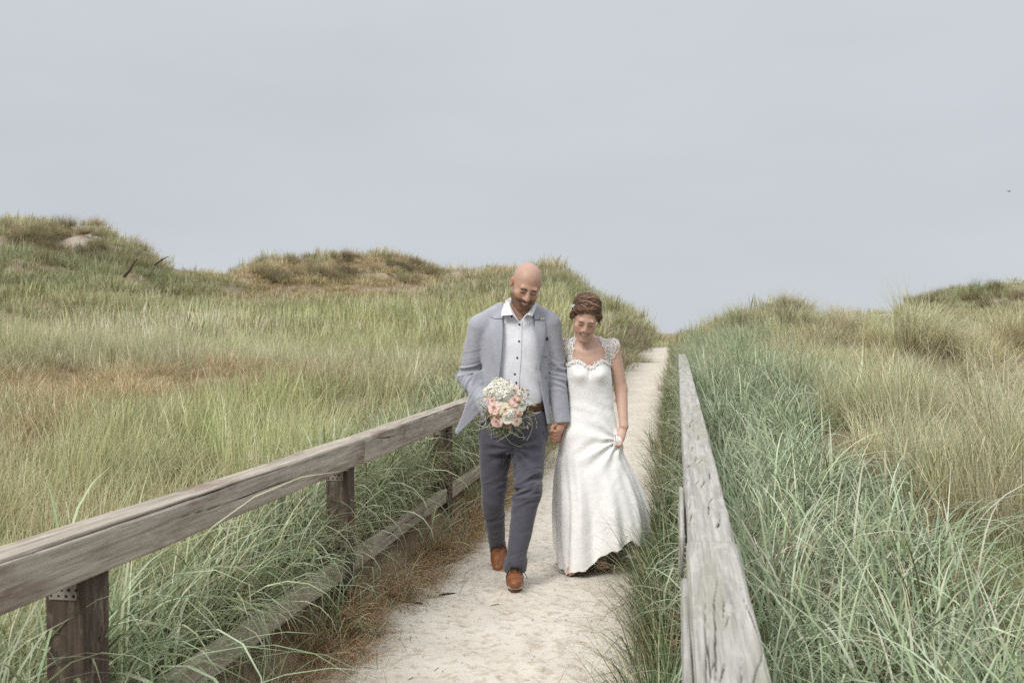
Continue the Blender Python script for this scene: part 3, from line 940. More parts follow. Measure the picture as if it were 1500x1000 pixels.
x, y, r = sector(3.0, 25, 1.15, 305, 1000, 2400)
k = (x > 1.35 - .05 * y) & (x > .5) & ~(bare_mask(x, y) > .3); x, y = x[k], y[k]
hh = hummock(np.stack([x, y], -1)); k = hh > -.25; x, y, hh = x[k], y[k], hh[k]
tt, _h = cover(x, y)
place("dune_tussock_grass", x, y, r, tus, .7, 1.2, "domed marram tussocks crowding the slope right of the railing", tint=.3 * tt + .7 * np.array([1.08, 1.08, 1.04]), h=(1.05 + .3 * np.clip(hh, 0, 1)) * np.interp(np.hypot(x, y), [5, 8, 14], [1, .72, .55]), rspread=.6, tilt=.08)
x, y, r = sector(8, 40, .12, 306, -300, 1000)
k = field_mask(x, y, 0, 0) & (x < -2.5); x, y = x[k], y[k]
place("dune_tussock_grass", x, y, r, tus, .5, 1.0, "scattered tussocks standing in the left meadow", h=.8, rspread=.6, tilt=.08)
x, y, r = np.random.default_rng(8).uniform(-4.5, 2, 260), np.random.default_rng(9).uniform(45.5, 60, 260), np.random.default_rng(10)
place("dune_grass", x, y, r, far_t, .9, 1.4, "grass closing the view where the path goes over the crest")

r = np.random.default_rng(29)
x, y = r.uniform(-1.35, .1, 46), r.uniform(43.5, 47.5, 46)
place("dune_grass", x, y, r, far_t, .35, .8, "sparse tufts where the sand runs out at the crest")
r = np.random.default_rng(19)
sp = [(r.uniform(375, 650), r.uniform(376, 415)) for _ in range(70)] + [(r.uniform(1330, 1500), r.uniform(415, 448)) for _ in range(50)] + [(r.uniform(0, 150), r.uniform(318, 372)) for _ in range(26)] + [(r.uniform(60, 230), r.uniform(340, 400)) for _ in range(20)] + [(r.uniform(1030, 1240), r.uniform(448, 500)) for _ in range(26)]
sp = np.array([world_pt(a, b, hit(a, b, .1))[:2] for a, b in sp])
place("dune_scrub", sp[:, 0], sp[:, 1], r, tus, .5, 1.1, "dark ragged clumps of scrub and dead marram on the ridges", tint=np.ones((len(sp), 3)) * [.52, .47, .40], h=.7, tilt=.15, tv=.35)

# broad blue-green blades along both railings
r = np.random.default_rng(11)
n = 520
x = -1.64 - np.abs(r.normal(0, .20, n)); y = r.uniform(.5, 9.3, n)
k = (fbm(np.stack([x, y], -1) * .9, 2, 7) > -.7) ; x, y = x[k], y[k]
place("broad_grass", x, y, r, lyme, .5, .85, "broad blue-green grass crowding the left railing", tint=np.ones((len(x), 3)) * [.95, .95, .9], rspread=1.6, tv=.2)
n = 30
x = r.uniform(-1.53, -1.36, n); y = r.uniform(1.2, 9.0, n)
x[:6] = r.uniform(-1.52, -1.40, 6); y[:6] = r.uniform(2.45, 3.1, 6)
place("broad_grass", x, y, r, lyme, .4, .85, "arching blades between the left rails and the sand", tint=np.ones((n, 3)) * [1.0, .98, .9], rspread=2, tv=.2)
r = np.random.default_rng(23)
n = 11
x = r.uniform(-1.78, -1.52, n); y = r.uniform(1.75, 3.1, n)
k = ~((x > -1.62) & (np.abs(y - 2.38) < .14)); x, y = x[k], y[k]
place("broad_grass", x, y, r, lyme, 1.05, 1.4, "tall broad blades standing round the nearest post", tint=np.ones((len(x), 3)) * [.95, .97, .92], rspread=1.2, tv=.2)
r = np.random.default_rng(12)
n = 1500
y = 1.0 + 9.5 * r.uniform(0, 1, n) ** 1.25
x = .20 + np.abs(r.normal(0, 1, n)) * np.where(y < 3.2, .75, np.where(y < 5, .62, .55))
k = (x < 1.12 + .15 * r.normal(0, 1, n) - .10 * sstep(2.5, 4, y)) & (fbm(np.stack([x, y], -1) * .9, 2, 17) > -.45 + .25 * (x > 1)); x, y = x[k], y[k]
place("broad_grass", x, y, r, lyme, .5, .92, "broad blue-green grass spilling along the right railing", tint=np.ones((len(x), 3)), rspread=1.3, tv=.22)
n = 800
y = r.uniform(8.5, 24, n); x = .22 + np.abs(r.normal(0, .55, n))
place("broad_grass", x, y, r, lymef, .55, .9, "blue-green grass beside the far end of the right railing", tint=np.ones((n, 3)) * [1.02, 1.02, 1.0], rspread=1.2, tv=.2)

# green tufts between the right railing and the sand, and the brown mat on the left bank
n = 560
y = 1.3 + 18 * r.uniform(0, 1, n) ** 1.5; x = .01 - np.abs(r.normal(0, .055, n))
x = np.clip(x, -.19, .02)
k = fbm(np.stack([x * 0, y], -1) * 1.3, 2, 27) > -.42 ; x, y = x[k], y[k]
place("verge_grass", x, y, r, edge, .55, 1.05, "dark green grass between the sand and the right railing", tint=np.ones((len(x), 3)) * [.85, .88, .82], rspread=1.0, tv=.25, zoff=.01)
n = 160
y = r.uniform(9, 44, n); x = .0 - np.abs(r.normal(0, .1, n))
place("verge_grass", x, y, r, edge, .6, 1.0, "grass edging the far path", tint=np.ones((n, 3)) * 1.1, rspread=1.3, zoff=.02)
n = 560
y = 1.6 + 8 * r.uniform(0, 1, n); wv = .09 * fbm(np.stack([y * 1.7, y * 0], -1), 3, 33)
x = -1.52 + np.abs(r.normal(0, .13, n)) + wv + .05 * (y < 4)
k = x < path_edges(y)[0] + .05; x, y = x[k], y[k]
place("dry_thatch", x, y, r, thatch, .55, 1.1, "mat of brown dead grass on the bank left of the sand", tint=np.ones((len(x), 3)) * [1, 1.0, .98], rspread=3, zoff=.015, tilt=.3, tv=.3)
n = 60
y = 1.8 + 4 * r.uniform(0, 1, n); x = -.05 - np.abs(r.normal(0, .06, n))
place("dry_thatch", x, y, r, thatch, .4, .75, "dead grass at the foot of the right railing", tint=np.ones((n, 3)), rspread=3, zoff=.01, tilt=.3, tv=.3)
n = 420
y = r.uniform(1.4, 7, n); x = r.uniform(.3, 2.8, n)
mc = world_pt(1262, 850, 3.75)
x[:90] = r.normal(mc[0], .16, 90); y[:90] = r.normal(mc[1], .3, 90)
place("dry_thatch", x, y, r, thatch, .7, 1.4, "dead straw lying under the grass right of the railing", tint=np.ones((n, 3)) * [1.0, 1.0, 1.0], rspread=3, zoff=.05, tilt=.3, tv=.25)
n = 380
y = 2.4 + 22 * r.uniform(0, 1, n) ** 2; l, rr_ = path_edges(y)
x = np.where(r.uniform(0, 1, n) < .5, l + np.abs(r.normal(0, .16, n)), rr_ - np.abs(r.normal(0, .1, n)))
place("sand_sprigs", x, y, r, sprig, .5, 1.0, "stray blades lying at the edges of the sand", tint=np.ones((n, 3)) * .9, rspread=3, zoff=.03, tilt=.3)

# bits of dead grass lying loose on the sand
n = 1500
y = 2.6 + 13 * r.uniform(0, 1, n) ** 1.7; l, rr_ = path_edges(y); x = l + (rr_ - l) * r.uniform(0, 1, n)
x = np.where(r.uniform(0, 1, n) < .45, l + np.abs(r.normal(0, .18, n)), x)
z = path_surface(x, y) + .002
a = r.uniform(0, 6.28, n); L_ = r.uniform(.006, .03, n) * np.where(r.uniform(0, 1, n) < .12, 2.6, 1); wd = r.uniform(.0008, .0018, n)
dx, dy = np.cos(a) * L_, np.sin(a) * L_
nx, ny = -np.sin(a) * wd, np.cos(a) * wd
lift = r.uniform(0, .006, n)
V = np.stack([np.stack([x - nx, y - ny, z], -1), np.stack([x + nx, y + ny, z], -1), np.stack([x + dx / 2 + nx, y + dy / 2 + ny, z + .003 + lift], -1), np.stack([x + dx / 2 - nx, y + dy / 2 - ny, z + .003 + lift], -1), np.stack([x + dx + nx * .3, y + dy + ny * .3, z + .001], -1), np.stack([x + dx - nx * .3, y + dy - ny * .3, z + .001], -1)], 1).reshape(-1, 3)
o6 = np.arange(n)[:, None] * 6
F = np.concatenate([o6 + [[0, 1, 2, 3]], o6 + [[3, 2, 4, 5]]])
lt = obj("straw_litter", make_mesh("straw_litter", V, F), simple("straw_bits", (.20, .14, .085), .9, .5, 30))
tag(lt, "scraps of straw and dead grass scattered on the sand", kind="stuff")

# ------------------------------------------------------------------ smooth solids (for bodies and clothes)
def seg_h(p, a, b):
    ba = b - a
    return np.clip(((p - a) @ ba) / (ba @ ba + 1e-12), 0, 1)


def rc(a, b, ra, rb, R=None, sq=None):
    """Tapered capsule from a to b; sq: (direction, factor) squashes it across that direction."""
    a, b = np.array(a, float), np.array(b, float)
    mr_ = max(ra, rb)

    def f(p):
        h = seg_h(p, a, b)
        q = p - (a + h[..., None] * (b - a))
        if sq is not None:
            dv = np.array(sq[0], float); dv /= np.linalg.norm(dv)
            q = q + (q @ dv)[..., None] * dv * (1 / sq[1] - 1)
        return (np.linalg.norm(q, axis=-1) - (ra + h * (rb - ra))) * (sq[1] if sq is not None and sq[1] < 1 else 1)
    return f, np.minimum(a, b) - mr_ * 1.05, np.maximum(a, b) + mr_ * 1.05


def ell(c, r, R=None):
    c, r = np.array(c, float), np.array(r, float)

    def f(p):
        q = p - c
        if R is not None: q = q @ R
        k0 = np.linalg.norm(q / r, axis=-1); k1 = np.linalg.norm(q / (r * r), axis=-1)
        return k0 * (k0 - 1) / np.maximum(k1, 1e-9)
    m = np.max(r) if R is not None else r
    return f, c - m * 1.05, c + m * 1.05


def tubez(zs, cx, cy, a, b):
    """Stack of ellipses along z: centres (cx, cy), half axes (a, b)."""
    o = np.argsort(zs)
    zs, cx, cy, a, b = (np.array(v, float)[o] for v in (zs, cx, cy, a, b))
    zf = np.linspace(zs[0], zs[-1], 80)

    def sm(v):
        w = np.interp(zf, zs, v)
        k = np.ones(7) / 7
        return np.convolve(np.pad(w, 3, mode='edge'), k, mode='valid')
    cx, cy, a, b = sm(cx), sm(cy), sm(a), sm(b)

    def f(p):
        z = p[..., 2]
        X, Y, A, B = np.interp(z, zf, cx), np.interp(z, zf, cy), np.interp(z, zf, a), np.interp(z, zf, b)
        u, v = (p[..., 0] - X) / A, (p[..., 1] - Y) / B
        k0 = np.hypot(u, v); k1 = np.hypot(u / A, v / B)
        d = k0 * (k0 - 1) / np.maximum(k1, 1e-9)
        return np.maximum(d, np.maximum(zf[0] - z, z - zf[-1]))
    return f, np.array([(cx - a).min(), (cy - b).min(), zf[0]]), np.array([(cx + a).max(), (cy + b).max(), zf[-1]])


def poly2d(P, x, z):
    """Signed distance to a polygon in the x-z plane."""
    P = np.array(P, float)
    d = np.full(x.shape, 1e9); s = np.ones(x.shape)
    for i in range(len(P)):
        a, b = P[i], P[i - 1]
        e = b - a
        wx, wz = x - a[0], z - a[1]
        h = np.clip((wx * e[0] + wz * e[1]) / (e @ e), 0, 1)
        d = np.minimum(d, (wx - e[0] * h) ** 2 + (wz - e[1] * h) ** 2)
        c1, c2, c3 = z >= a[1], z < b[1], e[0] * wz > e[1] * wx
        s = np.where((c1 & c2 & c3) | (~c1 & ~c2 & ~c3), -s, s)
    return s * np.sqrt(d)


def plate(P, y0, t, rnd=.004, slope=(0, 0)):
    P = np.array(P, float)

    def f(p):
        d2 = poly2d(P, p[..., 0], p[..., 2]) + rnd
        dy = np.abs(p[..., 1] - (y0 + slope[0] * (p[..., 0] - P[0, 0]) + slope[1] * (p[..., 2] - P[0, 1]))) - t + rnd
        return np.minimum(np.maximum(d2, dy), 0) + np.hypot(np.maximum(d2, 0), np.maximum(dy, 0)) - rnd
    lo = np.array([P[:, 0].min(), y0 - t - .1, P[:, 1].min()]); hi = np.array([P[:, 0].max(), y0 + t + .1, P[:, 1].max()])
    return f, lo, hi


def xf(prim, R, o, s=1.0, rad=.2):
    """Place a primitive given in local coordinates: world = o + s * R @ local."""
    f, lo, hi = prim
    R = np.array(R, float); o = np.array(o, float)
    cs = np.array([[(lo, hi)[i][0], (lo, hi)[j][1], (lo, hi)[k][2]] for i in (0, 1) for j in (0, 1) for k in (0, 1)])
    w = o + s * cs @ R.T
    return (lambda p: f((p - o) @ R / s) * s), w.min(0), w.max(0)


class Field:
    def __init__(s): s.pr = []

    def add(s, prim, k=.01, op='u'):
        s.pr.append((prim, k, op)); return s

    @staticmethod
    def comb(a, d, k, op):
        if op == 'u':
            if k <= 0: return np.minimum(a, d)
            h = np.clip(.5 + .5 * (a - d) / k, 0, 1)
            return a * (1 - h) + d * h - k * h * (1 - h)
        if op == 's':
            if k <= 0: return np.maximum(a, -d)
            h = np.clip(.5 - .5 * (a + d) / k, 0, 1)
            return a * (1 - h) - d * h + k * h * (1 - h)

    def ev(s, p):
        a = np.full(p.shape[:-1], 1.0)
        for (f, lo, hi), k, op in s.pr: a = s.comb(a, f(p), k, op)
        return a

    def grid(s, vox):
        us = [(lo, hi) for (f, lo, hi), k, op in s.pr if op == 'u']
        lo = np.min([l for l, h in us], 0) - 4 * vox - .01; hi = np.max([h for l, h in us], 0) + 4 * vox + .01
        n = np.ceil((hi - lo) / vox).astype(int) + 1
        G = np.full(n, 1.0, np.float32)
        ax = [lo[i] + vox * np.arange(n[i]) for i in range(3)]
        for (f, l, h), k, op in s.pr:
            pad = max(k, 0) * 1.2 + 3 * vox
            i0 = np.clip(np.floor((l - pad - lo) / vox).astype(int), 0, n); i1 = np.clip(np.ceil((h + pad - lo) / vox).astype(int) + 1, 0, n)
            if (i1 <= i0).any(): continue
            sl = tuple(slice(a, b) for a, b in zip(i0, i1))
            P = np.stack(np.meshgrid(*[ax[i][sl[i]] for i in range(3)], indexing='ij'), -1)
            G[sl] = s.comb(G[sl], f(P), k, op)
        return G, lo

    def surf(s, vox, smooth=1):
        return nets(*s.grid(vox), vox, smooth)


def nets(G, lo, vox, smooth=1):
    """Surface nets: vertices and quads of the zero level of G."""
    S = G < 0
    c = np.zeros(tuple(d - 1 for d in G.shape), np.uint8)
    for dx in (0, 1):
        for dy in (0, 1):
            for dz in (0, 1):
                c += S[dx:S.shape[0] - 1 + dx, dy:S.shape[1] - 1 + dy, dz:S.shape[2] - 1 + dz]
    act = (c > 0) & (c < 8)
    I = np.argwhere(act)
    idx = np.full(act.shape, -1, np.int32)
    idx[act] = np.arange(len(I))
    acc = np.zeros((len(I), 3)); cnt = np.zeros(len(I))
    off = [(i, j, k) for i in (0, 1) for j in (0, 1) for k in (0, 1)]
    for a in off:
        for d in range(3):
            if a[d]: continue
            b = list(a); b[d] = 1
            ga = G[I[:, 0] + a[0], I[:, 1] + a[1], I[:, 2] + a[2]].astype(float); gb = G[I[:, 0] + b[0], I[:, 1] + b[1], I[:, 2] + b[2]].astype(float)
            m = (ga < 0) != (gb < 0)
            t = np.where(m, ga / np.where(m, ga - gb, 1), 0)
            p = np.tile(np.array(a, float), (len(I), 1)); p[:, d] = t
            acc[m] += p[m]; cnt[m] += 1
    V = lo + (I + acc / cnt[:, None]) * vox
    F = []
    for d in range(3):
        e1, e2 = (d + 1) % 3, (d + 2) % 3
        sl0 = [slice(None)] * 3; sl1 = [slice(None)] * 3
        sl0[d] = slice(0, -1); sl1[d] = slice(1, None)
        ch = S[tuple(sl0)] != S[tuple(sl1)]
        E = np.argwhere(ch)
        E = E[(E[:, e1] > 0) & (E[:, e2] > 0) & (E[:, e1] < act.shape[e1]) & (E[:, e2] < act.shape[e2])]
        ins = S[E[:, 0], E[:, 1], E[:, 2]]
        q = []
        for (u, v) in ((-1, -1), (0, -1), (0, 0), (-1, 0)):
            c_ = E.copy(); c_[:, e1] += u; c_[:, e2] += v
            q.append(idx[c_[:, 0], c_[:, 1], c_[:, 2]])
        q = np.stack(q, -1)
        q[~ins] = q[~ins][:, ::-1]
        F.append(q[(q >= 0).all(1)])
    F = np.concatenate(F)
    for _ in range(smooth):
        A = np.zeros_like(V); n = np.zeros(len(V))
        for i in range(4):
            for j in (1, 3):
                np.add.at(A, F[:, i], V[F[:, (i + j) % 4]]); np.add.at(n, F[:, i], 1)
        V = V * .5 + .5 * A / np.maximum(n, 1)[:, None]
    return V, F


def normals(V, F):
    n = np.cross(V[F[:, 2]] - V[F[:, 0]], V[F[:, 3]] - V[F[:, 1]])
    r = np.zeros_like(V)
    for i in range(4): np.add.at(r, F[:, i], n)
    return r / (np.linalg.norm(r, axis=1, keepdims=True) + 1e-12)


def drape(field, X, Z, off, y0=-.6, iters=70):
    """y of the first surface met from the front at each (x, z)."""
    Y = np.full(X.shape, y0)
    for _ in range(iters):
        d = field.ev(np.stack([X, Y, Z], -1))
        Y = Y + np.clip(d, -.02, .2) * .75
    return Y - off


def strip(field, zs, xl, xr, off, nu=8, nz=24, thick=.004):
    """A thin panel lying on the field between curves xl(z) and xr(z)."""
    zz = np.linspace(zs[0], zs[-1], nz)
    o = np.argsort(zs)
    z_, l_, r_ = np.array(zs)[o], np.array(xl)[o], np.array(xr)[o]
    a, b = np.interp(zz, z_, l_), np.interp(zz, z_, r_)
    u = np.linspace(0, 1, nu)
    X = a[:, None] + (b - a)[:, None] * u; Z = np.repeat(zz[:, None], nu, 1)
    Y = drape(field, X, Z, 0)
    edge_ = (.8 + .2 * np.minimum(np.minimum(u, 1 - u) * nu, 1))[None] * np.ones((nz, 1))
    mb_ = MB()
    mb_.sheet(np.stack([X, Y - off - thick * (.4 + .6 * edge_), Z], -1))
    for k in (0, nu - 1):
        mb_.sheet(np.stack([np.stack([X[:, k], Y[:, k] - off - thick * .4, Z[:, k]], -1), np.stack([X[:, k], Y[:, k] + .01, Z[:, k]], -1)], 1))
    for k in (0, nz - 1):
        mb_.sheet(np.stack([np.stack([X[k], Y[k] - off - thick * (.4 + .6 * edge_[k]), Z[k]], -1), np.stack([X[k], Y[k] + .01, Z[k]], -1)], 1))
    return mb_


def rot(ax, deg):
    return np.array(Matrix.Rotation(math.radians(deg), 3, ax))


# ---- a head in its own coordinates: faces -y, origin between the ears
def head_prims(man):
    j = 1.0 if man else .93
    w = 1.0 if man else .96
    P = [
        (ell((0, .014, .036), (.078 * w, .100, .086)), .01, 'u'),
        (ell((0, -.030, -.030), (.066 * w, .066, .082)), .03, 'u'),
        (rc((-.050 * j, -.012, -.062), (-.012, -.074, -.104), .019, .019), .03, 'u'),
        (rc((.050 * j, -.012, -.062), (.012, -.074, -.104), .019, .019), .03, 'u'),
        (ell((0, -.080, -.104), (.022 * j, .018, .019)), .018, 'u'),
        (ell((-.043, -.066, -.022), (.023, .020, .019)), .016, 'u'),
        (ell((.043, -.066, -.022), (.023, .020, .019)), .016, 'u'),
        (rc((-.036, -.084, .026), (.036, -.084, .026), .0115, .0115), .014, 'u'),
        (ell((-.031, -.104, .006), (.019, .017, .0115)), .012, 's'),
        (ell((.031, -.104, .006), (.019, .017, .0115)), .012, 's'),
        (ell((-.031, -.0795, .003), (.0150, .0130, .0110)), .006, 'u'),
        (ell((.031, -.0795, .003), (.0150, .0130, .0110)), .006, 'u'),
        (rc((0, -.092, .018), (0, -.1165 if man else -.111, -.026), .0080, .0138 if man else .0110), .010, 'u'),
        (ell((-.0125, -.100, -.031), (.0085, .010, .0075)), .006, 'u'),
        (ell((.0125, -.100, -.031), (.0085, .010, .0075)), .006, 'u'),
        (ell((0, -.084, -.060), (.036, .018, .028)), .018, 'u'),
        (ell((-.040, -.072, -.046), (.019, .017, .020)), .014, 'u'),
        (ell((.040, -.072, -.046), (.019, .017, .020)), .014, 'u'),
    ]
    # smiling mouth: an arc cut, lips round it
    zc = -.061
    for s in (-1, 1):
        P += [(rc((s * .0335, -.0845, zc + .011), (0, -.1035, zc - .0050), .0036, .0070), .003, 's')]
    for s in (-1, 1):
        P += [(rc((s * .0355, -.0825, zc + .013), (0, -.1005, zc + .0045), .0026, .0036), .004, 'u'),
              (rc((s * .0345, -.0825, zc + .009), (0, -.0985, zc - .0150), .0028, .0046), .004, 'u')]
    for s in (-1, 1):
        e_ = rot('Z', s * -18) @ rot('Y', s * 6)
        P += [(xf(ell((0, 0, 0), (.0075, .017, .031)), e_, (s * .081 * w, .012, -.002)), .006, 'u'),
              (xf(ell((0, 0, 0), (.006, .009, .017)), e_, (s * .089 * w, .006, .002)), .004, 's')]
    return P


SKIN_M, SKIN_F = np.array((.50, .315, .24)), np.array((.60, .405, .32))


def head_colors(q, man):
    """Colours of the skin at head-local points."""
    base = SKIN_M if man else SKIN_F
    c = np.tile(base, (len(q), 1)) * (1 + .05 * fbm(q * 60, 3, 5))[:, None]
    x, y, z = q.T
    red = np.exp(-(((np.abs(x) - .045) / .022) ** 2 + ((z + .028) / .02) ** 2)) * (y < -.03)
    red = np.maximum(red, np.exp(-((x / .014) ** 2 + ((z + .027) / .013) ** 2)) * (y < -.09))
    red = np.maximum(red, (np.abs(x) > .07) & (np.abs(z) < .035) & (y > -.02)) if man else red
    c = c * (1 - .55 * red[:, None]) + np.array((.52, .235, .16)) * .55 * red[:, None]
    ax_m = np.abs(x)
    if man:
        n = .010 * fbm(q * 90, 2, 8)
        jaw = sstep(-.030, -.056, z - .30 * np.maximum(np.abs(x) - .035, 0) + .10 * (y + .06) + n) * (y < .004) * sstep(-.155, -.125, z)
        side = (np.abs(x) > .05) * sstep(.030, -.01, z) * sstep(-.035, -.018, y) * sstep(.004, -.008, y) * .55
        b = .88 * np.clip(np.maximum(jaw, side), 0, 1) * (.90 + .10 * fbm(q * 260, 2, 9))
        neck = sstep(-.115, -.135, z) * .8
        b = b * (1 - neck)
        c = c * (1 - b[:, None]) + np.array((.105, .055, .031)) * b[:, None]
        chin = np.exp(-((x / .03) ** 2 + ((z + .098) / .022) ** 2)) * (y < -.05)
        c = c * (1 - .55 * chin[:, None]) + np.array((.24, .10, .045)) * .55 * chin[:, None]
        mo = np.exp(-((z + .043 - .12 * np.maximum(ax_m - .012, 0)) / .0075) ** 2) * sstep(.042, .034, ax_m) * (y < -.07)
        c = c * (1 - .7 * mo[:, None]) + np.array((.075, .036, .02)) * .7 * mo[:, None]
        sc = sstep(.05, .085, z + .25 * y + .02) * .28
        c = c * (1 - sc[:, None]) + np.array((.47, .33, .27)) * sc[:, None]
    ax = np.abs(x)
    lid = np.exp(-(((ax - .031) / .016) ** 2 + ((z - .004) / .009) ** 2) ** 1.5) * (y < -.06)
    c = c * (1 - .16 * lid[:, None]) + np.array((.20, .10, .075)) * .16 * lid[:, None]
    zc = -.061
    up = np.hypot(np.hypot(x * 0, z - (zc + .0055 + .0085 * (ax / .034) ** 2)), np.maximum(ax - .034, 0))
    lo_ = np.hypot(z - (zc - .016 + .68 * ax), np.maximum(ax - .028, 0))
    lip = np.maximum(sstep(.0052, .0028, up), sstep(.0062, .0035, lo_)) * (y < -.08)
    lk = .55 if man else .8
    c = c * (1 - lip[:, None] * lk) + np.array((.26, .10, .08) if man else (.40, .15, .13)) * lip[:, None] * lk
    cav = (np.abs(z - (zc - .0050 + .46 * ax)) < .0048) & (ax < (.033 if man else .026)) & (y > -.098) & (y < -.07)
    c[cav] = (.08, .03, .028)
    return c


def face_parts(Rh, oh, s, man, parent, m_hair, m_teeth):
    HF = Field()
    for pr, k, op in head_prims(man): HF.add(pr, k, op)

    def sk(P, lift):
        for _ in range(6):
            d = HF.ev(P)
            g = np.stack([HF.ev(P + np.eye(3)[k] * 1e-3) - d for k in range(3)], -1)
            g /= np.linalg.norm(g, axis=-1, keepdims=True) + 1e-9
            P = P - g * (d - lift)[..., None]
        return P

    def W(P): return oh + s * (np.asarray(P, float) @ Rh.T)
    zc = -.061
    t = np.linspace(-1, 1, 13)
    mb_ = MB()
    P = np.stack([t * .0300, -.0965 + .0150 * t * t, zc - .0022 + .0118 * t * t], -1)
    mb_.tube(W(P), np.array(.0050 if man else .0056) * s * (1 - .55 * t ** 4), 8)
    mb_.build("teeth", m_teeth, parent)
    for sd in (-1, 1):
        mb_ = MB()
        u = np.linspace(0, 1, 9)
        P = np.stack([sd * (.013 + .036 * u), -.0985 + .020 * u ** 2 - (.001 if man else 0), .0215 + .0075 * np.sin(u * 2.6) - .012 * u * u], -1)
        mb_.tube(W(sk(P, .0005)), (.0034 if man else .0016) * s * (1.05 - .7 * u ** 2), 6, flat=1.0)
        mb_.build("eyebrow", m_hair, parent)
        mb_ = MB()
        u = np.linspace(-1, 1, 9)
        P = np.stack([sd * .031 + u * .0148, -.0948 + .0085 * u * u, -.0035 + .0042 * u * u], -1)
        mb_.tube(W(sk(P, .0006)), .0017 * s * (1.1 - .5 * u * u), 6)
        mb_.build("eyelash", m_hair, parent)


def m_skin(nt, n, l, P):
    c = attr(nt, "col").outputs["Color"]
    t = N(nt, "TexCoord").outputs["Object"]
    nz = noise(nt, t, 160, 4)
    l.new(mixc(nt, remap(nt, nz, .3, .7, 0, .25), c, mixc(nt, 1., c, (.86, .80, .78), 'MULTIPLY')), P.inputs["Base Color"])
    P.inputs["Roughness"].default_value = .44
    P.inputs["Specular IOR Level"].default_value = .35
    P.inputs["Subsurface Weight"].default_value = .12
    P.inputs["Subsurface Radius"].default_value = (.012, .005, .003)
    P.inputs["Subsurface Scale"].default_value = .6
    bump(nt, nz, .25, .002, P)


M_SKIN = material("skin", m_skin)
M_BROW = simple("dark_brow_hair", (.055, .034, .024), .8)
M_TEETH = simple("teeth_enamel", (.72, .68, .62), .3, .03)
M_BLAZER = cloth("blazer_wool", (.355, .365, .415), .26, 650)
M_LINING = cloth("blazer_lining", (.12, .10, .13), .1)
M_SHIRT = cloth("shirt_cotton", (.73, .74, .79), .06, 1200, sheen=.1)
M_TROUSER = cloth("trouser_cotton", (.082, .081, .102), .16, 800)
M_LEATHER = simple("tan_boot_leather", (.23, .088, .035), .45, .3, 70, .002, .4)
M_BELT = simple("brown_belt_leather", (.075, .032, .020), .5, .2, 90)
M_SOLE = simple("brown_rubber_sole", (.11, .06, .035), .8)
M_MID = simple("pale_midsole", (.52, .47, .40), .8)
M_LACE = simple("dark_shoelace", (.045, .028, .022), .8)
M_BUTTON = simple("navy_button", (.022, .022, .035), .4)


def skin_obj(name, V, F, col, parent):
    return obj(name, make_mesh(name, V, F, {'col': ('FLOAT_COLOR', np.concatenate([col, np.ones((len(col), 1))], 1))}), M_SKIN, parent)


def finger(Fd, pts, r0, r1, k=.004):
    for a, b in zip(pts[:-1], pts[1:]):
        Fd.add(rc(a, b, r0, r0 * .95 + r1 * .05), k)
        r0 = r0 * .9 + r1 * .1
    return Fd


# ================================================================== the man
MX, MD = 757, 5.60
m0 = world_pt(MX, 600, MD)
MAN = empty("person", (m0[0], m0[1], 0), YAW)
tag(MAN, "bearded bald man in pale grey blazer and dark trousers walking with a bouquet", "person", "bride and groom on the path")
mx0 = (MX - 750) / FOC * MD


def L(px, py, dy=0.):
    """Point of the man's own frame (x to the right of the picture, y away from the camera, z up from the ground)."""
    D = MD + dy
    return np.array([(px - 750) / FOC * D - mx0, dy, EYE + (486 - py) / FOC * D])


OH = L(770.5, 418, -.075)                         # head
RH = rot('Z', 14) @ rot('Y', 11) @ rot('X', 33)
HS = 1.0
sh_r, el_r, wr_r = L(703, 479, .02), L(687, 553, .075), L(719, 604, -.15)
sh_l, el_l, wr_l = L(805, 475, .02), L(814, 546, .06), L(823, 617, .01)
hip_r, kn_r, an_r = L(726, 640, .02), L(722, 733, .06), L(730, 813, .23)
hip_l, kn_l, an_l = L(775, 640, -.01), L(773, 717, -.18), L(755, 838, -.27)

B = Field()
B.add(tubez([.80, .92, 1.05, 1.2, 1.36, 1.44], [0, -.0, 0, -.005, -.01, -.01], [.02, .02, .01, .015, .02, .03], [.15, .15, .14, .155, .14, .07], [.10, .10, .10, .105, .09, .06]), .02)
B.add(rc(L(758, 478, .035), OH + RH @ np.array((0, .022, -.07)), .062, .056), .03)
for a, b, r1, r2 in ((sh_r, el_r, .05, .042), (el_r, wr_r, .042, .028), (sh_l, el_l, .05, .042), (el_l, wr_l, .042, .028), (hip_r, kn_r, .078, .05), (kn_r, an_r, .05, .036), (hip_l, kn_l, .078, .05), (kn_l, an_l, .05, .036)):
    B.add(rc(a, b, r1, r2), .02)
B.add(rc(an_r, L(732, 836, .06), .034, .024), .01)
B.add(rc(an_l, L(752, 862, -.37), .034, .024), .01)
for pr, k, op in head_prims(True): B.add(xf(pr, RH, OH, HS), k, op)
# right hand, closed round the stems of the bouquet
hr = L(733, 616, -.22)
B.add(rc(wr_r, hr, .027, .033, sq=((1, 0, 0), .62)), .012)
for i in range(4):
    z0 = .022 - .017 * i
    f0 = hr + np.array((.012, -.020 + .003 * abs(i - 1), z0))
    finger(B, [f0, f0 + np.array((.026, -.022, -.002)), f0 + np.array((.040, .002, -.004)), f0 + np.array((.026, .018, -.004))], .0088 - .0006 * (i == 3), .007)
finger(B, [hr + np.array((.004, .012, .028)), hr + np.array((.030, -.002, .040)), hr + np.array((.045, -.022, .034))], .010, .008)
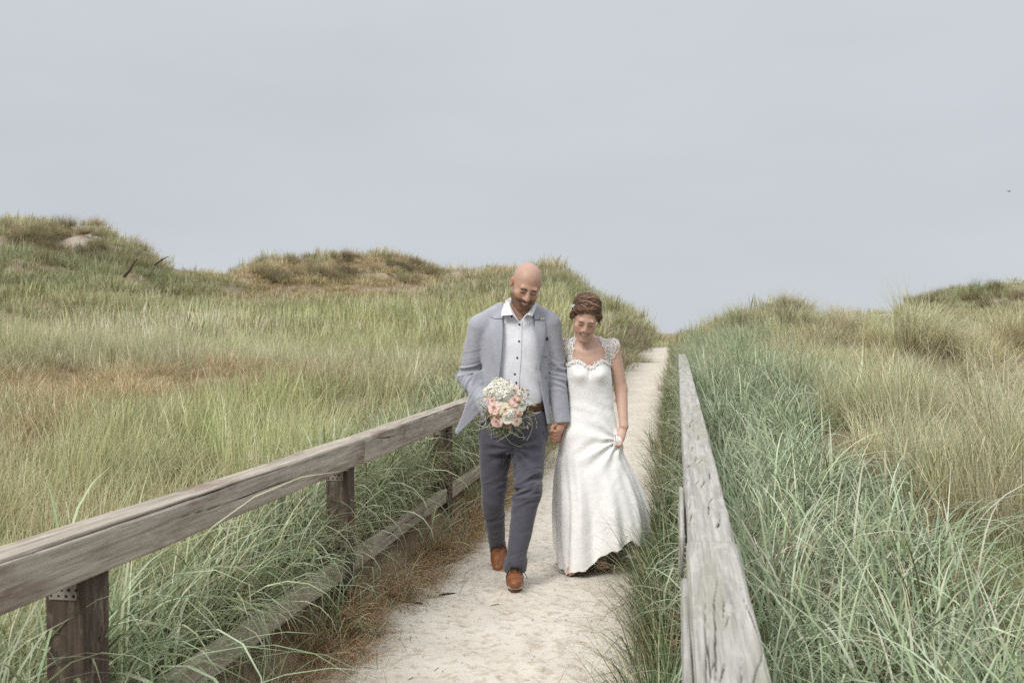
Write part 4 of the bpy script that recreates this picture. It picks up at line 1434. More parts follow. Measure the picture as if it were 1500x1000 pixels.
# left hand holding the bride's
hl = L(817, 630, -.01)
B.add(rc(wr_l, hl, .027, .031, sq=((.25, 1, 0), .62)), .012)
for i in range(4):
    f0 = L(820.5 - 1.0 * i, 629.5 + 4.5 * i, -.022)
    f1 = L(814.0 - 1.0 * i, 632.5 + 4.6 * i, -.054 + .004 * i)
    f2 = L(808.5 - .4 * i, 630.0 + 4.3 * i, -.036 + .004 * i)
    f3 = L(808.8 - .2 * i, 628.5 + 4.0 * i, -.010)
    finger(B, [f0, f1, f2, f3], (.0098, .0098, .0092, .0082)[i], .007, .003)
finger(B, [L(815, 622, -.01), L(809.5, 625, -.034), L(808, 631.5, -.048)], .0105, .0085)
V, F = B.surf(.004, 1)
q = ((V - OH) @ RH) / HS
col = head_colors(q, True)
far = np.linalg.norm(q, axis=1) > .19
col[far] = SKIN_M * .98
kn = fbm(V * 120, 2, 3)[:, None]
hand = (np.linalg.norm(V - hl, axis=1) < .08) | (np.linalg.norm(V - hr, axis=1) < .1)
col[hand] = (np.array((.46, .255, .175)) * (1 + .12 * kn))[hand]
body = skin_obj("body", V, F, col, MAN)
face_parts(RH, OH, HS, True, body, M_BROW, M_TEETH)

# ---- shirt
zt = lambda py: L(MX, py)[2]
xp = lambda px: L(px, 600)[0]
SH = Field()
SH.add(tubez([zt(v) for v in (606, 575, 540, 505, 475, 458, 450)], [xp(v) for v in (756, 756, 756, 756, 757, 757, 757)], [.012, .012, .012, .015, .022, .03, .034],
             [.155, .155, .165, .17, .15, .095, .074], [.122, .118, .118, .116, .098, .078, .070]), .01)
SH2 = Field(); SH2.pr = list(SH.pr)
SH2.add(plate([L(742, 440)[[0, 2]], L(778, 440)[[0, 2]], L(762, 474)[[0, 2]]], -.10, .14, .002), .003, 's')
V, F = SH2.surf(.005, 1)
nv = normals(V, F)
wr = .0035 * fbm(V * np.array((14, 14, 9)) + V[:, [2, 0, 1]] * 8, 3, 61) + .004 * np.sin(V[:, 2] * 46 + V[:, 0] * 38 + 2 * fbm(V * 6, 2, 63)) * sstep(zt(520), zt(590), V[:, 2]) * .8
V = V + nv * wr[:, None]
shirt = obj("shirt", make_mesh("shirt", V, F), M_SHIRT, MAN)
zs = [zt(v) for v in (470, 520, 560, 605)]
strip(SH, zs, [xp(v) for v in (757.5, 755.5, 752, 750)], [xp(v) for v in (764.5, 763, 760, 757)], .0025, 6, 40, .0025).build("placket", M_SHIRT, shirt)
for px, py in ((749.5, 463.5), (760.7, 475.5), (760, 499.5), (757.5, 523), (754, 546.5)):
    mb_ = MB()
    X, Z = np.array([xp(px)]), np.array([zt(py)])
    y_ = drape(SH, X, Z, .0)[0]
    mb_.tube([(X[0], y_ + .004, Z[0]), (X[0], y_ - .0075, Z[0])], .0056, 10)
    mb_.build("button", M_BUTTON, shirt)


def collar_wing(pts, th=.004):
    """Quad patch from four corner points (top inner, top outer, bottom outer, bottom inner), slightly curved."""
    a, b, c, d = (np.array(p, float) for p in pts)
    u = np.linspace(0, 1, 7); v = np.linspace(0, 1, 7)
    U, Vv = np.meshgrid(u, v, indexing='ij')
    G = (1 - Vv)[..., None] * ((1 - U)[..., None] * a + U[..., None] * b) + Vv[..., None] * ((1 - U)[..., None] * d + U[..., None] * c)
    G[..., 1] -= .008 * np.sin(np.pi * U) * np.sin(np.pi * Vv)
    mb_ = MB(); mb_.sheet(G); G2 = G.copy(); G2[..., 1] += th; mb_.sheet(G2[::-1])
    for k in (0, -1):
        mb_.sheet(np.stack([G[k], G2[k]], 0)); mb_.sheet(np.stack([G[:, k], G2[:, k]], 0))
    return mb_


c1 = MB()
for pts in ((L(744, 440, -.030), L(736.5, 447, .0), L(734, 462.5, -.105), L(750.5, 461, -.118)), (L(744, 440, -.030), L(750.5, 461, -.118), L(761, 472, -.112), L(747, 446, -.05)),
            (L(786, 442, -.02), L(786.5, 449, .0), L(780, 463, -.10), L(772.5, 460.5, -.112)), (L(786, 442, -.02), L(772.5, 460.5, -.112), L(761, 472, -.112), L(779, 449, -.05))):
    w_ = collar_wing(pts)
    for v_, f_ in zip(w_.V, w_.F4): pass
    o_ = 0
    Vc = np.concatenate(w_.V); c1.add(Vc, np.concatenate(w_.F4))
# stand of the collar behind the neck
th = np.linspace(-.25, np.pi + .25, 20)
cn_ = (L(760, 452, .028) + L(764, 438, .02)) / 2
ring = lambda r, z, dz: np.stack([cn_[0] + 1.12 * r * np.cos(th), cn_[1] + r * np.sin(th), np.full(th.shape, z) + dz * np.sin(th)], -1)
c1.sheet(np.stack([ring(.082, zt(460), .0), ring(.076, zt(447), .012), ring(.074, zt(441), .03), ring(.070, zt(441), .03), ring(.072, zt(460), .0)], 0))
c1.build("shirt_collar", M_SHIRT, shirt)

# ---- blazer
J = Field()
jz = [zt(v) for v in (645, 610, 575, 540, 510, 488, 470, 458, 448)]
J.add(tubez(jz, [xp(v) for v in (755, 755, 755, 755, 755, 755, 755, 756, 757)], [.015, .015, .015, .015, .015, .018, .024, .03, .036], [.215, .2, .186, .188, .196, .198, .17, .122, .092], [.148, .143, .138, .136, .134, .126, .108, .092, .076]), .01)
J.add(rc(L(733, 455, .035), L(704, 474, .025), .046, .056), .03)
J.add(rc(L(780, 455, .035), L(803, 470, .025), .046, .056), .03)
JB = Field(); JB.pr = list(J.pr)                    # body alone, for draping
J.add(rc(sh_r, el_r, .067, .057), .018)
J.add(rc(el_r, wr_r + (wr_r - el_r) * .02, .057, .047), .014)
J.add(rc(sh_l, el_l, .066, .055), .014)
J.add(rc(el_l, wr_l, .055, .046), .014)
# opening at the front
open_z = [432, 452, 470, 500, 530, 555, 580, 605, 630, 660]
open_l = [735, 735.5, 735, 735, 733.5, 730, 724, 714, 700, 680]
open_r = [786, 781, 783, 786, 788, 790, 794, 799, 803, 806]
zo = np.array([zt(v) for v in open_z])[::-1]; xo_l = np.array([xp(v) for v in open_l])[::-1]; xo_r = np.array([xp(v) for v in open_r])[::-1]


def opening(p):
    z = p[..., 2]
    l, r = np.interp(z, zo, xo_l), np.interp(z, zo, xo_r)
    d = np.maximum(np.maximum(l - p[..., 0], p[..., 0] - r), p[..., 1] - .03)
    return np.maximum(d, SH.ev(p) * -1 - .004) if False else d


J2 = Field()
Rj = lambda f: (f, np.array([-.4, -.45, .6]), np.array([.4, .03, 1.75]))
J2.pr = list(J.pr)
J2.add(Rj(opening), .008, 's')
J2.add(rc(L(758, 470, .02), L(764, 425, -.02), .080, .083), .01, 's')                     # room for the neck
cut = lambda c, nrm: (lambda p: (np.asarray(c) - p) @ (np.asarray(nrm) / np.linalg.norm(nrm)))
wd_r = (wr_r - el_r) / np.linalg.norm(wr_r - el_r); wd_l = (wr_l - el_l) / np.linalg.norm(wr_l - el_l)
ball = lambda c, n_: ((lambda p: np.maximum(cut(c, n_)(p), np.linalg.norm(p - c, axis=-1) - .11)), np.asarray(c) - .11, np.asarray(c) + .11)
J2.add(ball(wr_r + wd_r * .012, wd_r), .004, 's')
J2.add(ball(wr_l + wd_l * .012, wd_l), .004, 's')
J2.add(((lambda p: p[..., 2] - zt(640) - .25 * np.maximum(-p[..., 0], 0) * 0), np.array([-.5, -.5, .5]), np.array([.5, .5, zt(640)])), .008, 's')
hole = tubez([zt(v) for v in (660, 612, 560)], [xp(v) for v in (755, 755, 755)], [.02, .02, .02], [.185, .172, .12], [.125, .115, .06])
J2.add(hole, .004, 's')
# right front panel swept back by the forearm
J2.add(plate([(xp(a), zt(b)) for a, b in ((694, 545), (688, 575), (677, 608), (668.5, 627), (668.5, 632.5), (672, 634), (684, 623), (700, 608), (714, 592), (722, 560), (712, 540))], -.045, .0075, .006, slope=(.25, .12)), .012)
V, F = J2.surf(.004, 1)
nv = normals(V, F)


def limb_wrinkle(V, a, b, c, amp, seed):
    """Creases across a bent sleeve or trouser leg, strongest at the joint b."""
    h1 = seg_h(V, a, b); d1 = np.linalg.norm(V - (a + h1[:, None] * (b - a)), axis=1)
    h2 = seg_h(V, b, c); d2 = np.linalg.norm(V - (b + h2[:, None] * (c - b)), axis=1)
    s1 = np.where(d1 < d2, h1 * np.linalg.norm(b - a), np.linalg.norm(b - a) + h2 * np.linalg.norm(c - b))
    j_ = np.linalg.norm(b - a)
    near = np.minimum(d1, d2) < .105
    w = np.exp(-((s1 - j_) / .10) ** 2) + .22
    q = np.stack([V[:, 0] * 6.5 + s1 * 5, V[:, 1] * 6.5, s1 * 27 + V[:, 0] * 13 * np.sign(np.sin(seed))], -1)
    r = 1 - np.abs(fbm(q, 2, seed)) * 3.2
    r = np.clip(r, -1, 1)
    return np.where(near, amp * w * r * sstep(-.35, .3, fbm(V * 8 + 4, 2, seed + 3)), 0)


def arm_w(V, a, b, c):
    h = seg_h(V, a, b); d1 = np.linalg.norm(V - (a + h[:, None] * (b - a)), axis=1)
    h2 = seg_h(V, b, c); d2 = np.linalg.norm(V - (b + h2[:, None] * (c - b)), axis=1)
    return sstep(.085, .06, np.minimum(d1, d2))


wr = limb_wrinkle(V, sh_r, el_r, wr_r, .012, 71) * arm_w(V, sh_r, el_r, wr_r) + limb_wrinkle(V, sh_l, el_l, wr_l, .009, 75) * arm_w(V, sh_l, el_l, wr_l)
wr = wr + .003 * fbm(V * np.array((16, 16, 7)), 3, 79) + .0006 * fbm(V * 120, 2, 81)
V = V + nv * wr[:, None]
blazer = obj("blazer", make_mesh("blazer", V, F), M_BLAZER, MAN)
# lapels and collar
zs = [zt(v) for v in (468, 480, 500, 525, 555)]
strip(JB, zs, [xp(v) for v in (716, 718, 721, 725, 730)], [xp(v) for v in (736, 736.5, 736, 734.5, 731)], .006, 8, 36, .012).build("lapel", M_BLAZER, blazer)
zs = [zt(v) for v in (447, 455, 463, 466.5)]
strip(JB, zs, [xp(v) for v in (729, 722, 718, 724)], [xp(v) for v in (737, 737, 736.5, 736)], .003, 8, 16, .006).build("jacket_collar", M_BLAZER, blazer)
zs = [zt(v) for v in (470, 482, 500, 520, 540)]
strip(JB, zs, [xp(v) for v in (783, 783.5, 785.5, 787, 788.5)], [xp(v) for v in (798, 799, 797, 793, 789.5)], .006, 8, 36, .012).build("lapel", M_BLAZER, blazer)
zs = [zt(v) for v in (449, 456, 463, 468)]
strip(JB, zs, [xp(v) for v in (783, 782, 782.5, 783)], [xp(v) for v in (790, 795, 797, 792)], .003, 8, 16, .006).build("jacket_collar", M_BLAZER, blazer)
# pocket square, buttonhole flower, front and cuff buttons
mb_ = MB()
X = np.array([xp(800), xp(803.5), xp(802), xp(799.5)]); Z = np.array([zt(499), zt(497), zt(493), zt(494.5)])
Y = drape(JB, X, Z, .008)
mb_.add(np.stack([X, Y, Z], -1), [[0, 1, 2, 3]]); mb_.add(np.stack([X, Y + .012, Z], -1), [[0, 1, 2, 3]])
for i in range(4):
    j = (i + 1) % 4
    mb_.add([(X[i], Y[i], Z[i]), (X[j], Y[j], Z[j]), (X[j], Y[j] + .012, Z[j]), (X[i], Y[i] + .012, Z[i])], [[0, 1, 2, 3]])
mb_.build("pocket_square", simple("navy_silk", (.035, .032, .05), .5), blazer)
mb_ = MB()
fx, fz = xp(793.5), zt(467)
fy = drape(JB, np.array([fx]), np.array([fz]), .016)[0]
rr = random.Random(2)
for i in range(9):
    a = rr.uniform(0, 6.28); d = rr.uniform(.002, .010)
    mb_.ball((fx + d * math.cos(a), fy - rr.uniform(0, .006), fz + .8 * d * math.sin(a)), (.0052, .004, .0048), 6, (.78, .74, .66, 1) if i < 6 else (.30, .36, .20, 1))
mb_.tube([(fx, fy, fz), (fx + .003, fy + .006, fz - .03)], .0015, 5, (.2, .27, .13, 1))
mb_.build("boutonniere", simple("small_flower", (1, 1, 1), .8, .05, 200, usecol=True), blazer)
for px, py in ((797.5, 522), (799.5, 552)):
    mb_ = MB(); X = np.array([xp(px)]); Z = np.array([zt(py)]); y_ = drape(JB, X, Z, 0)[0]
    mb_.tube([(X[0] - .012, y_ - .004, Z[0] + .001), (X[0], y_ - .0055, Z[0]), (X[0] + .012, y_ - .004, Z[0] - .001)], .0017, 5)
    mb_.build("buttonhole", M_LACE, blazer)

# ---- belt and trousers
mb_ = MB()
th = np.linspace(0, 2 * np.pi, 49)
for rows in ([(.160, .125, 607), (.164, .128, 605.5), (.164, .128, 596.5), (.160, .125, 595)],):
    mb_.sheet(np.stack([np.stack([xp(756) + a * np.cos(th), .012 + b * np.sin(th), np.full(th.shape, zt(py)) - .012 * np.sin(th) * 0 + .028 * np.cos(th)], -1) for a, b, py in rows], 0))
belt = mb_.build("belt", M_BELT, MAN)
mb_ = MB(); mb_.box((xp(752), -.125, zt(607)), (xp(761), -.117, zt(595)))
mb_.build("buckle", simple("belt_buckle", (.35, .32, .28), .3), belt, False)
TR = Field()
TR.add(tubez([zt(v) for v in (662, 640, 620, 603)], [xp(v) for v in (752, 752, 753, 756)], [.005, .008, .012, .012], [.175, .196, .182, .162], [.105, .128, .135, .126]), .01)
TR.add(rc(hip_r + (.002, 0, 0), kn_r, .099, .064), .02)
TR.add(rc(kn_r, an_r, .064, .043), .008)
TR.add(rc(hip_l, kn_l, .102, .075), .012)
TR.add(rc(kn_l, an_l + np.array((0, 0, .05)), .075, .051), .008)
pl_n = np.array((0, -.25, -1.)); pl_n /= np.linalg.norm(pl_n)
cr, clf = L(731, 814, .18), L(754, 834, -.25)
TR.add(((lambda p: np.maximum(p[..., 2] - cr[2], np.linalg.norm(p - cr, axis=-1) - .12)), cr - .12, cr + .12), .003, 's')
TR.add(((lambda p: np.maximum(p[..., 2] - clf[2], np.linalg.norm(p - clf, axis=-1) - .12)), clf - .12, clf + .12), .003, 's')
V, F = TR.surf(.004, 1)
nv = normals(V, F)
wr = limb_wrinkle(V, hip_l, kn_l, an_l, .014, 91) * (V[:, 0] > xp(746)) + limb_wrinkle(V, hip_r, kn_r, an_r, .011, 95) * (V[:, 0] < xp(746)) * (V[:, 2] < zt(668))
crotch = L(752, 655, -.1)
al = np.arctan2(V[:, 2] - crotch[2], V[:, 0] - crotch[0]); rd = np.hypot(V[:, 2] - crotch[2], V[:, 0] - crotch[0])
wr = wr + .006 * np.sin(al * 13 + 2.5 * fbm(V * 8, 2, 97)) * np.exp(-((rd - .09) / .075) ** 2) * (V[:, 1] < .02)
wr = wr + .0035 * fbm(V * np.array((14, 14, 5)), 3, 99)
seam = np.exp(-((V[:, 0] - xp(751.5)) / .006) ** 2) * (V[:, 1] < 0) * (V[:, 2] > zt(668))
V = V + nv * (wr - .004 * seam)[:, None]
trousers = obj("trousers", make_mesh("trousers", V, F), M_TROUSER, MAN)
mb_ = MB()
th = np.linspace(0, 2 * np.pi, 41)


def cuff_ring(c, r, z, sq=1.0): return np.stack([c[0] + r * np.cos(th), c[1] + r * sq * np.sin(th), np.full(th.shape, z) + .003 * np.sin(3 * th)], -1)


for c, r, zb, zt_ in ((L(754, 834, -.255), .058, clf[2] - .006, clf[2] + .058), (L(731, 815, .20), .048, cr[2] - .004, cr[2] + .02)):
    mb_ = MB()
    c = np.array(c) + np.array((.001, 0, 0))
    mb_.sheet(np.stack([cuff_ring(c, r - .012, zb), cuff_ring(c, r, zb - .001), cuff_ring(c, r + .004, zb + .004), cuff_ring(c + (.003, .005, 0), r + .0055, (zb + zt_) / 2), cuff_ring(c + (.005, .01, 0), r + .005, zt_ - .003), cuff_ring(c + (.005, .01, 0), r - .006, zt_)], 0))
    mb_.build("trouser_cuff", M_TROUSER, trousers)
mb_ = MB()
P0, P1 = L(788, 612, -.10), L(799, 640, -.07)
X = np.linspace(P0[0], P1[0], 12); Z = np.linspace(P0[2], P1[2], 12); Y = drape(TR, X, Z, .0015)
mb_.tube(np.stack([X, Y, Z], -1), .0022, 5)
mb_.build("pocket_seam", M_LINING, trousers)


# ---- boots
def boot(ankle, toe_dir, pitch, scale=1.0, roll=0.):
    """Origin under the heel; toe along -y locally."""
    R = rot('Z', math.degrees(math.atan2(toe_dir[0], -toe_dir[1]))) @ rot('X', pitch) @ rot('Y', roll)
    U = Field()
    U.add(rc((0, 0, .045), (0, -.10, .040), .037, .040), .02)
    U.add(rc((0, -.09, .038), (0, -.175, .034), .041, .033, sq=((0, 0, 1), .85)), .025)
    U.add(rc((0, -.02, .05), (0, .004, .098), .040, .037), .03)
    U.add(((lambda p: p[..., 2] - .012), np.array([-.1, -.3, -.05]), np.array([.1, .1, .012])), .004, 's')
    U.add(ell((0, .004, .128), (.030, .032, .024)), .006, 's')
    V, F = U.surf(.003, 1)
    V = V * scale @ R.T + ankle
    o = obj("boot", make_mesh("boot", V, F), M_LEATHER, MAN)
    u = np.linspace(0, 1, 25)
    n = 40
    t = np.linspace(0, 2 * np.pi, n, endpoint=False)
    oy = np.where(np.sin(t) > 0, .040 * np.sin(t) + .0, .172 * np.sin(t))
    wv_ = np.interp(oy, [-.175, -.12, -.05, .04], [.036, .045, .036, .037])
    ox = wv_ * np.sign(np.cos(t)) * np.abs(np.cos(t)) ** .75
    oy = oy * 1.03 - .003
    for nm, z0, z1, m, g in (("midsole", .006, .020, M_MID, 1.03), ("outsole", -.010, .006, M_SOLE, 1.0)):
        mb2 = MB()
        rings = [np.stack([ox * gg, oy * gg, np.full(n, z)], -1) for gg, z in ((.1, z0), (g - .03, z0), (g, z0 + .003), (g, z1 - .003), (g - .03, z1), (.1, z1))]
        G = np.stack(rings, 0); G = np.concatenate([G, G[:, :1]], 1)
        G = G * scale @ R.T + ankle
        mb2.sheet(G[::-1])
        mb2.build(nm, m, o)
    mb2 = MB()
    for k in range(5):
        yk, zk = -.055 - .016 * k + .0, .108 - .0125 * k
        wk = .020 - .001 * k
        sgn = 1 if k % 2 else -1
        P = np.array([(-wk * 1.2, yk + .012, zk - .010), (-wk * .4, yk - .002, zk + .001), (wk * .4, yk - .004, zk), (wk * 1.2, yk + .008, zk - .012)])
        mb2.tube(P * scale @ R.T + ankle, .0024, 5)
    for s_, ln in ((1, .05), (1, .035), (-1, .03)):
        a = np.linspace(0, np.pi * 1.25, 12)
        P = np.stack([s_ * (.012 + ln * .55 * (1 - np.cos(a))), -.052 - .010 * np.sin(a), .108 + .012 * np.sin(a) - .028 * (1 - np.cos(a))], -1)
        mb2.tube(P * scale @ R.T + ankle, .0021, 5)
    mb2.build("shoelace", M_LACE, o)
    return o


boot(L(753.5, 864, -.262) * (1, 1, 0) + (0, -.02, .016), (.02, -1), -8)
boot(L(731, 830, .24) * (1, 1, 0) + (0, 0, .078), (-.02, -1), 24)

# ================================================================== the bride
BX, BD = 864, 5.66
b0 = world_pt(BX, 600, BD)
BRIDE = empty("person", (b0[0], b0[1], 0), YAW)
tag(BRIDE, "smiling woman with pinned-up brown hair in long white lace dress", "person", "bride and groom on the path")
bx0 = (BX - 750) / FOC * BD


def LB(px, py, dy=0.):
    D = BD + dy
    return np.array([(px - 750) / FOC * D - bx0, dy, EYE + (486 - py) / FOC * D])


xb = lambda px: LB(px, 600)[0]
zb_ = lambda py: LB(BX, py)[2]
OB = LB(857.5, 465, -.07)
RB = rot('Z', 2) @ rot('Y', 7) @ rot('X', 33)
BS = .93
bsh_r, bel_r, bwr_r = LB(823, 508, .04), LB(828, 572, .11), LB(819, 624, .03)
bsh_l, bel_l, bwr_l = LB(897, 508, .03), LB(909.5, 570, .05), LB(914, 624, -.03)
DZ = [530, 545, 560, 578, 595, 620, 645, 670, 700, 735, 770, 805, 840]
DC = [861, 862.5, 864, 865.5, 866, 865.5, 864.5, 866, 873, 880, 882, 882.5, 882.5]
DA = [.124, .131, .130, .123, .129, .146, .168, .194, .231, .260, .268, .262, .245]
DF = [.100, .112, .108, .095, .092, .108, .122, .140, .165, .19, .205, .215, .22]
B = Field()
zz = [zb_(v) for v in (495, 512, 530, 545, 560, 578, 595, 620, 645, 672)]
B.add(tubez(zz, [xb(v) for v in (861, 861, 861, 862.5, 864, 865.5, 866, 865.5, 864.5, 865)], [.03, .025, .015, .01, .01, .01, .01, .01, .01, .01],
            [.075, .118, .116, .118, .118, .115, .121, .138, .158, .15], [.055, .070, .074, .074, .070, .070, .075, .09, .10, .10]), .02)
B.add(ell(LB(846, 549, -.045), (.040, .032, .042)), .02)
B.add(ell(LB(877, 549, -.045), (.040, .032, .042)), .02)
B.add(rc(LB(861, 503, .03), OB + BS * RB @ np.array((0, .024, -.07)), .050, .044), .03)
B.add(rc(LB(852, 506, .035), bsh_r, .032, .042), .03)
B.add(rc(LB(872, 506, .035), bsh_l, .032, .042), .03)
B.add(rc(LB(858, 517, -.035), LB(832, 509, .0), .010, .009), .02)
B.add(rc(LB(864, 517, -.035), LB(890, 509, .0), .010, .009), .02)
for a, b, r1, r2 in ((bsh_r, bel_r, .044, .036), (bel_r, bwr_r, .036, .024), (bsh_l, bel_l, .044, .036), (bel_l, bwr_l, .037, .024)):
    B.add(rc(a, b, r1, r2), .015)
bf_r, bf_l = LB(837, 834, -.035), LB(881, 818, .03)
for hp, kn_, an_ in ((LB(846, 650, .0), LB(848, 735, -.05), bf_r + (0, .05, .06)), (LB(884, 650, .02), LB(882, 735, .03), bf_l + (0.0, .05, .075))):
    B.add(rc(hp, kn_, .065, .045), .02); B.add(rc(kn_, an_, .043, .032), .02)
# feet: the leading one peeps out under the hem, the trailing one is up on its toes
B.add(rc(bf_r + (0, .05, .06), bf_r + (0, .06, .03), .034, .032), .015)
B.add(rc(bf_r + (0, .05, .035), bf_r + (-.004, -.09, .012), .032, .024), .015)
for i in range(5): B.add(rc(bf_r + (-.024 + .011 * i, -.085, .010), bf_r + (-.026 + .0115 * i, -.112 + .006 * abs(i - 1.2), .007), .0085, .0075 - .0005 * i), .003)
B.add(rc(bf_l + (0, .05, .075), bf_l + (.0, .035, .045), .036, .037), .015)
B.add(rc(bf_l + (0, .03, .04), bf_l + (-.004, -.05, -.018), .036, .034), .02)
for i in range(5): B.add(rc(bf_l + (-.026 + .013 * i, -.06, -.026), bf_l + (-.027 + .0135 * i, -.088, -.030), .0095, .008), .003)
for pr, k, op in head_prims(False): B.add(xf(pr, RB, OB, BS), k * BS, op)
# right hand inside the man's
hb = LB(814.5, 634, -.005)
B.add(rc(bwr_r, hb, .023, .026, sq=((.3, 1, 0), .6)), .01)
for i in range(4):
    f0 = LB(817 - .6 * i, 632.5 + 4.6 * i, .012); f1 = LB(822.5 - .8 * i, 635.5 + 4.4 * i, -.016); f2 = LB(818.5 - .9 * i, 636.6 + 4.3 * i, -.044)
    finger(B, [f0, f1, f2], .0078, .006, .003)
finger(B, [hb + (-.014, -.012, .022), LB(810.5, 628, -.035), LB(812, 632.5, -.05)], .008, .0068)
# left hand gathering the skirt
hg = LB(908.5, 641, -.055)
B.add(rc(bwr_l, hg, .023, .028, sq=((.4, 1, 0), .62)), .01)
for i in range(4):
    f0 = hg + np.array((.010 - .011 * i, -.014, -.012 - .004 * i)); f1 = f0 + (-.012, -.016, -.026 + .004 * i); f2 = f1 + (-.016, .014, -.014); 
    finger(B, [f0, f1, f2, f2 + np.array((-.004, .018, .010))], .0086 - .0004 * i, .0062, .003)
finger(B, [hg + (-.014, -.004, .016), hg + (-.030, -.022, -.004), hg + (-.034, -.026, -.026)], .0092, .0072)
V, F = B.surf(.004, 1)
q = ((V - OB) @ RB) / BS
col = head_colors(q, False)
far = np.linalg.norm(q, axis=1) > .17
kn = fbm(V * 50, 3, 3)[:, None]
col[far] = (SKIN_F * (.98 + .05 * kn))[far]
bbody = skin_obj("body", V, F, col, BRIDE)
M_BHAIR = simple("brown_hair", (.085, .043, .027), .42, .5, 240, .003, .35)
M_BHAIR2 = simple("light_brown_hair", (.27, .165, .105), .42, .4, 240, .003, .35)
face_parts(RB, OB, BS, False, bbody, simple("soft_brown_brow", (.10, .055, .035), .8), M_TEETH)

# ---- hair swept up off the face and pinned at the back
H = Field()
hp_ = lambda pr, k=.008, op='u': H.add(xf(pr, RB, OB, BS), k, op)
hp_(ell((0, .030, .046), (.087, .104, .078)))
hp_(ell((0, -.092, -.014), (.070, .070, .108)), .010, 's')
hp_(ell((0, -.03, -.125), (.2, .2, .07)), .01, 's')
hp_(rc((-.080, -.016, .036), (-.050, -.060, .090), .013, .014), .014)
hp_(rc((-.050, -.060, .090), (.034, -.060, .096), .014, .016), .014)
hp_(rc((.034, -.060, .096), (.082, -.016, .032), .016, .014), .014)
hp_(rc((.080, -.012, .02), (.080, .012, -.014), .016, .010), .012)
hp_(rc((-.080, -.012, .02), (-.080, .012, -.016), .015, .010), .012)
hp_(ell((0, .115, .0), (.06, .045, .05)), .02)
hp_(ell((.022, .02, .100), (.050, .06, .028)), .03)
hp_(ell((-.020, .03, .098), (.050, .06, .028)), .03)
V, F = H.surf(.004, 1)
q = ((V - OB) @ RB) / BS
nv = normals(V, F)
fl = .004 * fbm(np.stack([q[:, 0] * 70 + 3 * fbm(q * 14, 2, 3), q[:, 1] * 12, q[:, 2] * 22], -1), 3, 43) + .002 * fbm(q * np.array((160, 25, 50)), 2, 45)
V = V + nv * fl[:, None]
hair = obj("hair", make_mesh("hair", V, F), M_BHAIR, BRIDE)
WB = lambda P: OB + BS * (np.asarray(P, float) @ RB.T)
rs = np.random.default_rng(9)
mbl = {0: MB(), 1: MB()}
Hl = Field(); Hl.pr = list(H.pr)


def to_hair(P, lift):
    """Pull world points onto the surface of the hair."""
    for _ in range(5):
        e_ = 1e-3
        d = Hl.ev(P)
        g = np.stack([Hl.ev(P + np.eye(3)[k] * e_) - d for k in range(3)], -1) / e_
        g /= np.linalg.norm(g, axis=-1, keepdims=True) + 1e-9
        P = P - g * (d - lift)[..., None]
    return P


def comb(starts, ends, sway, n=11):
    t = np.linspace(0, 1, n)[None, :, None]
    A, Bq = starts[:, None], ends[:, None]
    mid = (A + Bq) / 2; c0 = np.array((0, .03, .03))
    mid = c0 + (mid - c0) * .18 / np.maximum(np.linalg.norm(mid - c0, axis=-1, keepdims=True), .05)
    P = (1 - t) ** 2 * A + 2 * t * (1 - t) * mid + t * t * Bq
    P = P + sway[:, None] * np.sin(t * 7.5)
    return to_hair(WB(P), rs.uniform(-.001, .0035, (len(starts), 1)))


n = 720                                            # over the crown from the hairline to the pinned knot
a = rs.uniform(-1, 1, n)
st_ = np.stack([.082 * np.sin(a * 1.5), -.080 * np.cos(a * 1.45) - .004, .098 - .065 * np.abs(a) ** 1.6], -1) + rs.normal(0, .006, (n, 3))
en_ = np.stack([.05 * a + rs.normal(0, .012, n), np.full(n, .12), rs.uniform(-.01, .07, n)], -1)
b1 = rs.uniform(0, 1, n)
st_ = np.stack([-.078 + .02 * b1 + rs.normal(0, .004, n), -.058 + .13 * b1, .048 + .03 * np.sin(b1 * 3)], -1)
en_ = np.stack([.083 + rs.normal(0, .005, n), -.050 + .15 * b1 + rs.normal(0, .008, n), .040 - .03 * b1 + rs.normal(0, .01, n)], -1)
S1 = comb(st_, en_, np.stack([0 * a, .010 * np.sin(b1 * 9) + rs.normal(0, .002, n), 0 * a], -1), 15)
n2 = 190                                            # rolled along the hairline
b_ = rs.uniform(0, 1, n2)
st2 = np.stack([-.084 + .05 * b_, -.026 - .050 * b_, .038 + .062 * b_], -1) + rs.normal(0, .006, (n2, 3))
en2 = st2 * (-1, 1, 1) + np.stack([rs.normal(0, .012, n2), rs.normal(0, .01, n2), rs.normal(.004, .010, n2)], -1)
S2 = comb(st2, en2, np.stack([0 * b_, rs.normal(0, .002, n2), .006 * np.sin(b_ * 4) + rs.normal(0, .002, n2)], -1))
n3 = 130                                            # down over the ears
sg = np.sign(rs.uniform(-1, 1, n3))
st3 = np.stack([sg * .07, -.05 + rs.normal(0, .012, n3), .07 + rs.normal(0, .01, n3)], -1)
en3 = np.stack([sg * .086, .01 + rs.normal(0, .02, n3), -.035 + rs.normal(0, .014, n3)], -1)
S3 = comb(st3, en3, np.stack([sg * .002, rs.normal(0, .008, n3), 0 * sg], -1))
n4 = 26                                            # thicker wavy locks and loose wisps
b4 = rs.uniform(0, 1, n4)
st4 = np.stack([-.080 + .03 * b4, -.070 + .15 * b4, .060 + .03 * np.sin(b4 * 3)], -1) + rs.normal(0, .008, (n4, 3))
en4 = np.stack([.082 + rs.normal(0, .008, n4), -.055 + .15 * b4 + rs.normal(0, .02, n4), .03 + rs.normal(0, .02, n4)], -1)
S4 = comb(st4, en4, np.stack([0 * b4, rs.normal(0, .012, n4), rs.normal(0, .010, n4)], -1), 17)
